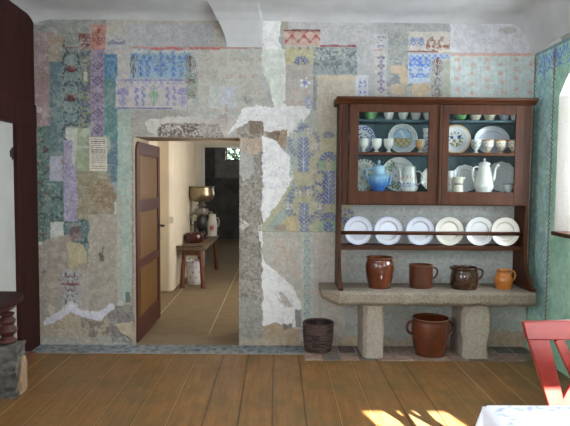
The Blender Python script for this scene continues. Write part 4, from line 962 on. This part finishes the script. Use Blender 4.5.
vessel('coffee_pot', xs_(379.3, yp), yp, sh2+.0005, spline([(0,0),(4.6*k,0),(5.4*k,1.5*k),(8.5*k,7*k),(9.6*k,12*k),(8.9*k,16*k),(6.8*k,18*k),(6.4*k,23*k),(6.6*k,24*k),(5.6*k,24*k),(5.4*k,19*k),(0,17*k)],4), M['paint'], 'blue fluted coffee pot shading from pale to deep blue, with lid', 'coffee pot', None, 48, flute=15.5*k,
       handles=[(bez((-6.2*k,0,22*k),(-17*k,0,27*k),(-12*k,0,10*k),(-6*k,0,5*k)), 1.0*k)], spout=(bez((7.5*k,0,7*k),(13*k,0,9*k),(11*k,0,15*k),(13.5*k,0,18.5*k)), [2.2*k]*4+[1.6*k]*4+[1.1*k]*5),
       lid=[(6.4*k,24.05*k),(6.6*k,24.8*k),(4.5*k,26.2*k),(1.4*k,27*k),(.8*k,28.2*k),(1.7*k,29.4*k),(1*k,31.2*k),(0,32*k)], colfn=bluegrad)
def floral(x,y,z):
    zz2 = z/k
    if 5 < zz2 < 9 and math.sin(x*260)*math.sin(z*330) > .1: return (90,100,160)
    if 12 < zz2 < 17 and math.sin(x*240)*math.sin(z*300) > .35: return (196,160,150)
    return (216,222,222)
vessel('coffee_pot', xs_(410.3, yp), yp, sh2+.0005, spline([(0,0),(6.2*k,0),(7.2*k,1*k),(8.6*k,4.5*k),(8*k,7*k),(7*k,14*k),(5.9*k,21*k),(6.0*k,24*k),(5.4*k,24*k),(5.3*k,20*k),(0,18*k)],4), M['paint'], 'white coffee pot with floral band and domed lid behind the glass nearer the doorway', 'coffee pot', None, 48,
       handles=[(bez((5.6*k,0,20*k),(14*k,0,24*k),(15*k,0,8*k),(7.6*k,0,7*k)), .8*k)], spout=(bez((-7*k,0,6*k),(-10*k,0,9*k),(-8*k,0,18*k),(-11.5*k,0,23.5*k)), [1.9*k]*5+[1.3*k]*8),
       lid=[(5.9*k,24.05*k),(6.1*k,24.6*k),(4*k,26*k),(1.2*k,26.6*k),(.8*k,27.4*k),(1.5*k,28.4*k),(0,29.2*k)], colfn=floral)
stand_plate('plate', 432.4, 175, 12.4, -.026, sh2, 'white plate with moulded rim, its edge showing beside the floral coffee pot', 'plate', 'plates standing in the dresser cabinet', lambda r,a,x,y: (170,176,172) if r > .62 and math.sin(a*26) > .55 else (216,216,210), 10, scallop=14)
# row 2, right door
def birds(r,a,x,y):
    if r > .955: return (190,140,96)
    if .88 < r < .955: return (216,196,170)
    if r < .5:
        if y < 0 and math.sin(x*16)*math.sin(y*14) > .05 and abs(x) < .38: return (150,136,60)
        if -.0 < y < .38 and (math.hypot(x-.24,y-.14) < .13 or math.hypot(x+.26,y-.12) < .12): return (64,84,130)
        if .38 < r < .5 and math.sin(a*12) > .2: return (110,110,84)
    return (218,220,226)
stand_plate('plate', 455.5, 136.5, 14.7, -.026, sh1, 'gilt-rimmed plate painted with two blue birds on the middle shelf', 'plate', 'plates standing in the dresser cabinet', birds, 5)
stand_plate('platter', 491, 143, 14.0, -.026, sh1, 'large plain bluish-white platter behind the gilt footed cups', 'platter', None, lambda r,a,x,y: (196,202,218) if r > .66 else (188,196,214), 7, sx=1.27)
def goldcup(x,y,z):
    if z > .108: return (196,136,88)
    if z < .028: return (206,160,116)
    if .05 < z < .09 and math.sin(math.atan2(y,x)*9)*math.sin(z*190) > .25: return (150,110,84)
    return (222,216,206)
def sprig(x,y,z):
    return (120,130,110) if .05 < z < .1 and math.sin(math.atan2(y,x)*7)*math.sin(z*200) > .4 else (222,224,222)
egg(475.7, sh1, -.15, 5, 13.6, 'white footed cup with green sprig beside the bird plate', sprig)
for px, lb in ((487.8,'footed cup with gilt rim and foot, next to the sprigged cup'),(501.2,'footed cup with gilt rim between two like it before the platter edge'),(513.2,'gilt-rimmed footed cup half hidden by the door stile')):
    egg(px, sh1, -.15, 5.6, 13.6, lb, goldcup)
# row 3, right door
def shell(r,a,x,y): return (176,182,188) if (.70 < r < .95 and math.sin(a*22)*math.sin(r*30) > .5) or .64<r<.67 else (208,212,218)
stand_plate('plate', 464.6, 176.5, 13.5, -.026, sh2, 'white plate with moulded rim behind the small cream jug', 'plate', 'plates standing in the dresser cabinet', shell, 10, scallop=12)
stand_plate('plate', 501, 177, 15.2, -.026, sh2, 'white plate with moulded rim between the white coffee pot and the green wall side', 'plate', 'plates standing in the dresser cabinet', shell, 10, scallop=12)
vessel('coffee_pot', xs_(484.8, yp), yp, sh2+.0005, spline([(0,0),(7*k,0),(7.6*k,1*k),(9.6*k,6*k),(9*k,11*k),(6.8*k,20*k),(5.3*k,26*k),(5.8*k,28*k),(5.2*k,28*k),(4.8*k,25*k),(0,22*k)],4), M['china'], 'tall plain white coffee pot with domed lid and knob', 'coffee pot', None, 40,
       handles=[(bez((-5.6*k,0,25*k),(-15*k,0,29*k),(-12*k,0,10*k),(-8.4*k,0,10*k)), .9*k)], spout=(bez((8.6*k,0,12*k),(12*k,0,16*k),(9*k,0,24*k),(14*k,0,27.5*k)), [1.8*k]*6+[1.3*k]*7),
       lid=[(5.7*k,28.05*k),(5.9*k,28.8*k),(4*k,30.3*k),(1.2*k,31*k),(.8*k,32*k),(1.6*k,33.2*k),(0,34.2*k)])
vessel('cream_jug', xs_(459.3, -.183), -.183, sh2+.0005, spline([(0,0),(5*k,0),(5.4*k,1*k),(4.6*k,5*k),(4.2*k,8*k),(5*k,14.5*k),(4.6*k,14.5*k),(3.8*k,8*k),(0,3*k)],4), M['paint'], 'small ivory jug with one thin dark band at the foot of the cabinet', 'jug', None, 32,
       handles=[(bez((-4.5*k,0,12.5*k),(-10*k,0,16*k),(-10*k,0,3*k),(-4.8*k,0,3.5*k)), .55*k)], spout=([(4.2*k,0,12.6*k),(5.6*k,0,14.2*k),(6.6*k,0,15*k)], [1.6*k,1.4*k,.7*k]), colfn=lambda x,y,z: (90,80,66) if abs(z-8.2*k) < .55*k else (222,218,204))
vessel('coffee_cup', xs_(509.5, -.16), -.16, sh2+.0005, spline([(0,0),(2.4*k,0),(2.4*k,1*k),(4.2*k,3.5*k),(5.2*k,8.5*k),(4.8*k,8.5*k),(3.8*k,4*k),(0,2*k)],4), M['paint'], 'small white cup with dark rim line in the cabinet corner by the green wall', 'cup', None, 32, colfn=lambda x,y,z: (110,116,130) if z > 7.6*k else (214,216,218),
       handles=[(bez((-4.8*k,0,7*k),(-8*k,0,7.5*k),(-7.5*k,0,2*k),(-3.6*k,0,3*k)), .5*k)])
vessel('white_jug', xs_(450.6, -.105), -.105, sh2+.0005, spline([(0,0),(4*k,0),(4.6*k,4*k),(4.2*k,10*k),(3.2*k,17*k),(4*k,21*k),(3.6*k,21*k),(2.8*k,17*k),(0,8*k)],4), M['china'], 'white jug almost hidden behind the meeting door stiles, its handle showing', 'jug', None, 32,
       handles=[(bez((2.8*k,0,19*k),(7.5*k,0,19*k),(4*k,0,13*k),(7.5*k,0,8*k)), .5*k)])

# ------------------------------------------------------------------ brown crocks on the bench
def crock(name, px, pyb, w, pyt, prof, matr, label, cat, y=None, **kw):
    yb_c = onZ(px, pyb, bz1).y if y is None else y
    p_ = onY(px, pyb, yb_c); kk = (yb_c+D)/F; hh = (pyb-pyt)*kk
    pr = spline([(r_*w/2*kk, z_*hh) for r_, z_ in prof], 4)
    return yb_c, p_.x, kk, hh, pr
tall = [(0,0),(.72,0),(.74,.02),(.9,.3),(1.0,.58),(.98,.78),(.9,.91),(.92,.95),(.94,1),(.85,1),(.84,.93),(.88,.6),(.66,.06),(0,.05)]
y_, x_, kk, hh, pr = crock('crock', 378.5, 286.5, 28.5, 256, tall, None, '', '')
e_ = vessel('stoneware_crock', x_, -.24, bz1+.001, pr, M['glaze'], 'tall glossy brown stoneware crock at the doorway end of the granite bench', 'crock', 'brown crocks and jugs on the bench', 48)
# unglazed rim band
bm = bmesh.new(); R_c = max(r_ for r_, z_ in pr)
lathe(bm, [(R_c*.875,hh*.985),(R_c*.98,hh*.985),(R_c*.985,hh*.995),(R_c*.975,hh*1.006),(R_c*.875,hh*1.006)], 48); build('rim', bm, M['rimglaze'], e_, smooth=True)
mug = [(0,0),(.88,0),(.92,.03),(.97,.3),(.98,.8),(1.0,.97),(1,1),(.93,1),(.91,.9),(.88,.1),(0,.06)]
y_, x_, kk, hh, pr = crock('mug', 417, 284.5, 23.5, 262, mug, None, '', ''); R_c = 11.7*kk
e_ = vessel('brown_mug', x_, -.22, bz1+.001, pr, M['glaze2'], 'straight-sided brown mug with one handle, beside the tall crock', 'mug', 'brown crocks and jugs on the bench', 44, handles=[(bez((R_c*.95,0,hh*.86),(R_c*1.6,0,hh*.95),(R_c*1.5,0,hh*.45),(R_c*.93,0,hh*.36)), .009)])
bm = bmesh.new(); lathe(bm, [(R_c*.92,hh*.985),(R_c*1.01,hh*.985),(R_c*1.01,hh*1.008),(R_c*.92,hh*1.008)], 44); build('rim', bm, M['rimglaze'], e_, smooth=True)
jug = [(0,0),(.84,0),(.9,.03),(1.0,.3),(.99,.6),(.9,.84),(.92,.93),(.96,.97),(.95,1),(.87,1),(.84,.88),(.92,.55),(.8,.06),(0,.05)]
y_, x_, kk, hh, pr = crock('jug', 459.5, 285.5, 27, 264.5, jug, None, '', ''); R_c = 13.5*kk
e_ = vessel('dark_jug', x_, -.25, bz1+.001, pr, M['darkglaze'], 'squat very dark brown jug with spout and handle on the bench', 'jug', 'brown crocks and jugs on the bench', 44, handles=[(bez((R_c*.85,0,hh*.9),(R_c*1.6,0,hh*1.0),(R_c*1.4,0,hh*.45),(R_c*.93,0,hh*.4)), .009)], spout=([(-R_c*.72,0,hh*.86),(-R_c*.92,0,hh*.94),(-R_c*1.06,0,hh*1.0)], [.02,.016,.008]))
oj = [(0,0),(.78,0),(.82,.03),(.98,.3),(.97,.55),(.72,.82),(.7,.9),(.76,1),(.68,1),(.6,.88),(.85,.5),(.7,.06),(0,.05)]
y_, x_, kk, hh, pr = crock('jug', 496, 284.8, 17.6, 266.5, oj, None, '', ''); R_c = 8.8*kk
e_ = vessel('honey_jug', x_, -.25, bz1+.001, pr, M['honey'], 'small honey-orange glazed jug beside the dresser side panel', 'jug', 'brown crocks and jugs on the bench', 40, handles=[(bez((R_c*.6,-.01,hh*.95),(R_c*1.35,-.015,hh*1.05),(R_c*1.3,-.015,hh*.5),(R_c*.9,-.01,hh*.4)), .008)])
# large crock on the floor
pb = onZ(430, 359.5, 0); yy = pb.y+.14; kk = (yy+D)/F; hh = onY(430, 318, yy-.0).z; R_c = 18.9*kk
bigp = [(0,0),(.74,0),(.78,.02),(.93,.3),(1.0,.62),(1.0,.8),(.97,.9),(.96,.94),(1.0,.965),(1.0,1),(.93,1),(.91,.93),(.93,.6),(.7,.05),(0,.04)]
hd = lambda s_: (bez((s_*R_c*.95,0,hh*.88),(s_*R_c*1.32,0,hh*.92),(s_*R_c*1.38,0,hh*.58),(s_*R_c*.98,0,hh*.55)), .012)
e_ = vessel('large_crock', onY(430, 340, yy).x, yy, .0065, spline([(r_*R_c, z_*hh) for r_, z_ in bigp], 4), M['glaze'], 'large two-handled brown glazed crock on the floor under the bench', 'crock', None, 56, handles=[hd(-1), hd(1)])
bm = bmesh.new(); lathe(bm, [(R_c*.935,hh*.99),(R_c*1.0,hh*.985),(R_c*1.008,hh*.995),(R_c*1.0,hh*1.006),(R_c*.935,hh*1.006)], 56); build('rim', bm, M['rimglaze'], e_, smooth=True)

# ------------------------------------------------------------------ wicker basket
pb = onZ(318, 354.5, 0); yy = pb.y+.11; kk = (yy+D)/F; hb = onY(318, 323.5, yy).z; Rb = 13*kk; Rt = 15.2*kk
bk = empty('wicker_basket', (onY(318, 340, yy).x, yy, .007), 'dark woven wicker basket on the floor against the wall beside the bench', 'basket')
bm = bmesh.new(); rows_ = 17; seg = 96; rings = []
for i in range(rows_*4+1):
    t = i/(rows_*4); z = hb*t; R0 = Rb+(Rt-Rb)*math.sin(min(1,t*1.25)*PI/2); row = int(i/4); ph = (row % 2)*PI
    rings.append([bm.verts.new(((R0+.0045*math.cos(12*2*PI*s_/seg+ph)*abs(math.sin(i*PI/4))+.003*abs(math.sin(i*PI/4)))*math.cos(2*PI*s_/seg), (R0+.0045*math.cos(12*2*PI*s_/seg+ph)*abs(math.sin(i*PI/4))+.003*abs(math.sin(i*PI/4)))*math.sin(2*PI*s_/seg), z)) for s_ in range(seg)])
inn = [[bm.verts.new(((Rt-.012)*math.cos(2*PI*s_/seg), (Rt-.012)*math.sin(2*PI*s_/seg), hb)) for s_ in range(seg)], [bm.verts.new(((Rb-.012)*math.cos(2*PI*s_/seg), (Rb-.012)*math.sin(2*PI*s_/seg), .01)) for s_ in range(seg)]]
al = rings+inn
for a, b in zip(al, al[1:]):
    for s_ in range(seg): bm.faces.new((a[s_], a[(s_+1) % seg], b[(s_+1) % seg], b[s_]))
bm.faces.new(inn[1]); bm.faces.new(rings[0][::-1])
o = build('basket_wall', bm, mat('woven_willow', attr='Col', rough=.8, bump=(80,.6), noise=(60,(.7,.7,.7),1.3)), bk)
rw = random.Random(5); tw = [[rw.random() for _ in range(12)] for _ in range(rows_+2)]
def wcol(x, y, z):
    rI = min(rows_, int(z/hb*rows_+.5)); t = tw[rI][int((math.atan2(y, x)/(2*PI)+.5)*11.99)]; f = abs((z/hb*rows_) % 1 - .5)*2
    b_ = (118,92,84) if t > .45 else (72,54,52)
    return tuple(v_*(1-.55*f) for v_ in b_)
paint_verts(o, wcol)
bm = bmesh.new()
for s_ in range(2):
    pts = [((Rt-.003+.004*math.cos(i*.9+s_*PI))*math.cos(2*PI*i/90), (Rt-.003+.004*math.cos(i*.9+s_*PI))*math.sin(2*PI*i/90), hb+.004+.004*math.sin(i*.9+s_*PI)) for i in range(91)]; tube(bm, pts, .0055, 6)
build('rim', bm, M['wicker'], bk)

# ------------------------------------------------------------------ paper notice pasted on the wall
n0 = onY(89.3, 137.3, -.016); n1 = onY(107.2, 171, -.016); W_, H_ = n1.x-n0.x, n0.z-n1.z
nt_ = empty('wall_notice', ((n0.x+n1.x)/2, -.016, n1.z), 'old printed paper notice pasted to the painted wall beside the door', 'notice')
bm = bmesh.new(); gxn, gzn = 12, 20
vv = [[bm.verts.new((-W_/2+W_*i/gxn + (.004*math.sin(j*2.1) if i in (0,gxn) else 0), -.001*math.sin(i*1.3+j*.7)-.002, H_*j/gzn)) for j in range(gzn+1)] for i in range(gxn+1)]
for i in range(gxn):
    for j in range(gzn): bm.faces.new((vv[i][j], vv[i+1][j], vv[i+1][j+1], vv[i][j+1]))
o = build('paper', bm, mat('old_paper', (226,220,208), .9, noise=(20,(196,188,174),1.4)), nt_)
md = o.modifiers.new('thick', 'SOLIDIFY'); md.thickness = .001
rr = random.Random(3); bm = bmesh.new()
for j in range(15):
    z = H_*(.95-j*.062); 
    if rr.random() < .08: continue
    xw = W_*.42*rr.uniform(.75, 1); h_ = .004 if j not in (1,5,6) else .008
    x = -W_*.40
    while x < xw:
        l_ = rr.uniform(.012,.04); box(bm, x, min(x+l_, W_*.42), -.0052, -.0042, z-h_, z); x += l_+.006
build('print_lines', bm, mat('old_ink', (70,66,72), .9), nt_)

# ------------------------------------------------------------------ left foreground: stone block and dark side table
sbk = onZ(17.5, 399, 0); ztb = onY(19, 345, sbk.y).z
bm = bmesh.new(); rr = random.Random(9)
def rough_box(bm, x0,x1,y0,y1,z0,z1, j=.012, n=5):
    k0 = len(bm.verts); b_ = bmesh.new(); box(b_, x0,x1,y0,y1,z0,z1); bmesh.ops.subdivide_edges(b_, edges=b_.edges, cuts=n, use_grid_fill=True)
    for v_ in b_.verts:
        if v_.co.z > z0+.001: v_.co += Vector((rr.uniform(-j,j), rr.uniform(-j,j), rr.uniform(-j,j)*.5))
    me_ = bpy.data.meshes.new('t'); b_.to_mesh(me_); b_.free(); bm.from_mesh(me_); bpy.data.meshes.remove(me_)
rough_box(bm, XL+.13, sbk.x-.01, sbk.y, sbk.y+.12, .0, ztb*.45); rough_box(bm, XL+.11, sbk.x+.0, sbk.y-.01, sbk.y+.14, ztb*.45-.004, ztb-.01)
blk = build('stone_block', bm, M['granite2'], None); tag(blk, 'rough dark grey stone block on the floorboards under the dark side table', 'stone block')
bm = bmesh.new(); rough_box(bm, sbk.x-.03, sbk.x+.012, sbk.y+.03, sbk.y+.12, .02, ztb*.72, .008, 3); build('pale_broken_edge', bm, M['tan'], blk)
tt = onY(24.5, 300, sbk.y+.1); ztt = onY(18, 301, sbk.y+.1).z
tb = empty('side_table', (XL+.2, sbk.y+.15, ztb), 'dark wooden side table with rounded top on the grey stone block', 'table')
bm = bmesh.new(); pts = [(XL+.03, sbk.y-.2)]; cx_t = tt.x-.23
for i in range(13):
    a_ = -PI/2 + PI*i/12; pts.append((cx_t+.16*math.cos(a_), sbk.y+.12+.32*math.sin(a_)))
pts.append((XL+.06, sbk.y+.44)); pts[0] = (XL+.06, sbk.y-.2)
prism(bm, pts, 'z', ztt-.035, ztt); rel(build('table_top', bm, M['dark'], None, bevel=.008), tb)
bm = bmesh.new(); pts2 = [(XL+.08 + (x-XL-.08)*.86 if x > XL+.08 else XL+.08, sbk.y+.12+(y-sbk.y-.12)*.85) for x, y in pts]; prism(bm, pts2, 'z', ztt-.075, ztt-.0355); rel(build('apron', bm, M['darkred'], None, bevel=.01), tb)
for yy_ in (sbk.y+.06,):
    bm = bmesh.new(); hl = ztt-.075-ztb; R0 = .05
    lathe(bm, spline([(0,0),(R0*1.1,0),(R0*1.2,hl*.1),(R0*.8,hl*.22),(R0*1.35,hl*.42),(R0*.9,hl*.6),(R0*1.15,hl*.75),(R0*.75,hl*.88),(R0*1.0,hl),(0,hl)],4), 24, c=(onY(7,320,yy_).x, yy_, ztb)); rel(build('leg', bm, M['darkred'], None, smooth=True), tb)

# ================================================================== red chair and covered table
yC = -2.74; CXc = 1.25
def cp(px, py): return onY(px, py, yC)
ptop = cp(522, 321.5); half = CXc-ptop.x; z_t = ptop.z; z_rb = cp(548, 339).z; pbm = cp(547.5, 404); hb2 = CXc-pbm.x; z_b = pbm.z
print('CHAIR half', half, hb2, z_t, z_rb, z_b)
ch = empty('red_chair', (CXc, yC-.2, 0), 'red painted wooden chair with fanned crossed back, standing behind the table', 'chair')
bm = bmesh.new(); prism(bm, [(CXc-half, z_t), (CXc-half*.6, z_t+.004), (CXc, z_t+.008), (CXc+half*.6, z_t+.004), (CXc+half, z_t), (CXc+half-.02, z_rb), (CXc-half+.02, z_rb)], 'y', yC-.014, yC+.014); rel(build('top_rail', bm, M['red'], None, bevel=.004), ch)
wt, wb = .088, .068
zsL = .45
for s_ in (-1, 1):
    def hx(z): t = (z_rb-z)/(z_rb-z_b); return half-.024-(half-.024-hb2)*t if z > z_b else hb2 + (z_b-z)*.12
    outer = [(CXc+s_*hx(z), z) for z in (z_rb, z_b, .50, .3, 0.0)]
    ws = [wt, wb, .05, .042, .036]
    inner = [(CXc+s_*(abs(x-CXc)-w_), z) for (x, z), w_ in zip(outer, ws)]
    bm = bmesh.new(); prism(bm, outer+inner[::-1], 'y', yC-.013, yC+.013); rel(build('back_post', bm, M['red'], None, bevel=.004), ch)
zx0 = .478; xi0 = CXc-cp(558,340).x
for s_ in (-1, 1):
    a_ = (CXc+s_*xi0, z_rb+.002); b_ = (CXc-s_*.10, zx0); w_ = .019
    dx, dz2 = b_[0]-a_[0], b_[1]-a_[1]; l_ = math.hypot(dx, dz2); nx_, nz_ = -dz2/l_*w_, dx/l_*w_
    bm = bmesh.new(); off = .0125*0
    prism(bm, [(a_[0]+nx_, a_[1]+nz_), (b_[0]+nx_, b_[1]+nz_), (b_[0]-nx_, b_[1]-nz_), (a_[0]-nx_, a_[1]-nz_)], 'y', yC-.009+s_*.0015, yC+.009+s_*.0015); rel(build('back_slat', bm, M['red'], None, bevel=.003), ch)
bm = bmesh.new(); box(bm, CXc-.15, CXc+.15, yC-.012, yC+.012, .456, .476); rel(build('lower_rail', bm, M['red'], None, bevel=.003), ch)
bm = bmesh.new(); prism(bm, [(CXc-.18, yC+.02), (CXc+.18, yC+.02), (CXc+.215, yC-.42), (CXc-.215, yC-.42)], 'z', .43, .455); rel(build('seat', bm, M['red'], None, bevel=.008), ch)
for s_ in (-1,1):
    bm = bmesh.new(); tube(bm, [(CXc+s_*.17, yC-.37, .43), (CXc+s_*.19, yC-.39, 0)], [.024,.018], 8); rel(build('front_leg', bm, M['red'], None), ch)
# table
tzz = .755; tc = onZ(486, 405.5, tzz); tx0, ty1 = tc.x, tc.y; tx1, ty0 = tx0+1.25, ty1-.85
tb2 = empty('dining_table', ((tx0+tx1)/2, (ty0+ty1)/2, 0), 'wooden table hidden beneath the white and blue cloth', 'table')
bm = bmesh.new(); box(bm, tx0+.01, tx1-.01, ty0+.01, ty1-.01, tzz-.035, tzz-.006); rel(build('table_top', bm, M['stoolwood'], None), tb2)
for xx in (tx0+.08, tx1-.08):
    for yy in (ty0+.08, ty1-.08):
        bm = bmesh.new(); box(bm, xx-.03, xx+.03, yy-.03, yy+.03, 0, tzz-.036); rel(build('leg', bm, M['stoolwood'], None, bevel=.004), tb2)
def cloth():
    nxx, nyy = 150, 110; dpx = .24
    a = np.linspace(-dpx, (tx1-tx0)+dpx, nxx); b = np.linspace(-dpx, (ty1-ty0)+dpx, nyy); A_, B_, q, _, _ = grid_mesh(a, b, None)
    Lx, Ly = tx1-tx0, ty1-ty0
    ox = np.maximum(0, -A_)+np.maximum(0, A_-Lx); oy = np.maximum(0, -B_)+np.maximum(0, B_-Ly); dd = np.maximum(ox, oy)
    wav = .012*np.sin((A_+B_*.6)*26)*np.clip(dd/.2,0,1)
    x = np.clip(A_, 0, Lx)+tx0 + np.sign(A_-Lx/2)*(np.where(ox>0, .006+wav*.8+np.minimum(ox,oy)*.25, 0)); y = np.clip(B_, 0, Ly)+ty0 + np.sign(B_-Ly/2)*(np.where(oy>0, .006+np.minimum(ox,oy)*.25+wav*.8, 0)); z = tzz - dd
    c = np.zeros((len(A_),3)); c[:] = L((214,216,226))
    edge = np.minimum(np.minimum(A_, Lx-A_), np.minimum(B_, Ly-B_))
    lng = np.where(np.minimum(A_, Lx-A_) < np.minimum(B_, Ly-B_), B_, A_)
    pat = (np.abs(edge-.03-.012*np.sin(lng*70)) < .009) & (np.sin(lng*190) > -.5)
    pat2 = (np.abs(edge-.36) < .015) & (np.sin(lng*120)*np.sin(edge*300) > .1)
    pat3 = (np.abs(edge+.20) < .012) & (np.sin(lng*120) > 0)
    c[pat|pat2|pat3] = L((168,180,214))
    return np.stack([x, y, z], 1), q, c
v_, q_, c_ = cloth(); o = mesh_np('tablecloth', v_, q_, c_, mat('woven_cloth', attr='Col', rough=.85, noise=(200,(.93,.93,.93),1.3)))
o.data.polygons.foreach_set('use_smooth', [True]*len(o.data.polygons)); md = o.modifiers.new('thick', 'SOLIDIFY'); md.thickness = .002; md.offset = 1
tag(o, 'white tablecloth with blue wavy border covering the table corner', 'tablecloth')

# ================================================================== LIGHT
w = bpy.data.worlds.new('sky'); S.world = w; w.use_nodes = True
bg = w.node_tree.nodes['Background']; bg.inputs[0].default_value = (.75,.86,1,1); bg.inputs[1].default_value = SKY = 3.0
def area(name, loc, rot, sx, sy, power, col=(.88,.94,1)):
    l_ = bpy.data.lights.new(name, 'AREA'); l_.shape = 'RECTANGLE'; l_.size = sx; l_.size_y = sy; l_.energy = power; l_.color = col
    o = bpy.data.objects.new(name, l_); COL.objects.link(o); o.location = loc; o.rotation_euler = rot; return o
zmw = (wz0+wz1)/2
area('window_and_fill_light', (XR+WT+.05, (wy0+wy1)/2, zmw), (0, PI/2, 0), wz1-wz0, wy1-wy0, 60)
area('window_and_fill_light', (XR+WT+.05, -3.25, zmw), (0, PI/2, 0), wz1-wz0, 1.3, 75)

area('window_and_fill_light', (XL-.42, -4.2, zmw), (0, -PI/2, 0), wz1-wz0, 1.2, 60)  # added fill through an unseen left opening, brightens right wall and dresser
area('passage_daylight', (1.0, 2.1, 1.55), (0, PI/2, 0), 1.3, 1.6, 30, (1,.96,.9))
area('far_window_daylight', ((wx0+wx1)/2, fy+.3, (fz0+fz1)/2), (-PI/2, 0, 0), wx1-wx0, fz1-fz0, 12)
area('far_room_fill', (1.55, 7.0, 1.5), (0, PI/2, 0), 1.0, .9, 8)  # added side fill that lifts the dark far room, its opening unseen
area('camera_flash', (.06, -D+.02, H+.09), (math.radians(84), 0, 0), .07, .035, 26, (1,.98,.95))
sun = bpy.data.lights.new('sun', 'SUN'); sun.energy = 100; sun.angle = .009; sun.color = (1,.97,.93)
so = bpy.data.objects.new('sun', sun); COL.objects.link(so); sd = Vector((-.42, 1.35, -.68)); so.rotation_euler = sd.to_track_quat('-Z', 'Y').to_euler()

S.view_settings.view_transform = 'Standard'; S.view_settings.look = 'None'; S.view_settings.gamma = 1; S.view_settings.exposure = 0.3
S.view_settings.use_curve_mapping = False
S.cycles.use_denoising = True; S.cycles.max_bounces = 8; S.cycles.diffuse_bounces = 6; S.cycles.transparent_max_bounces = 8
S.cycles.sample_clamp_indirect = 4
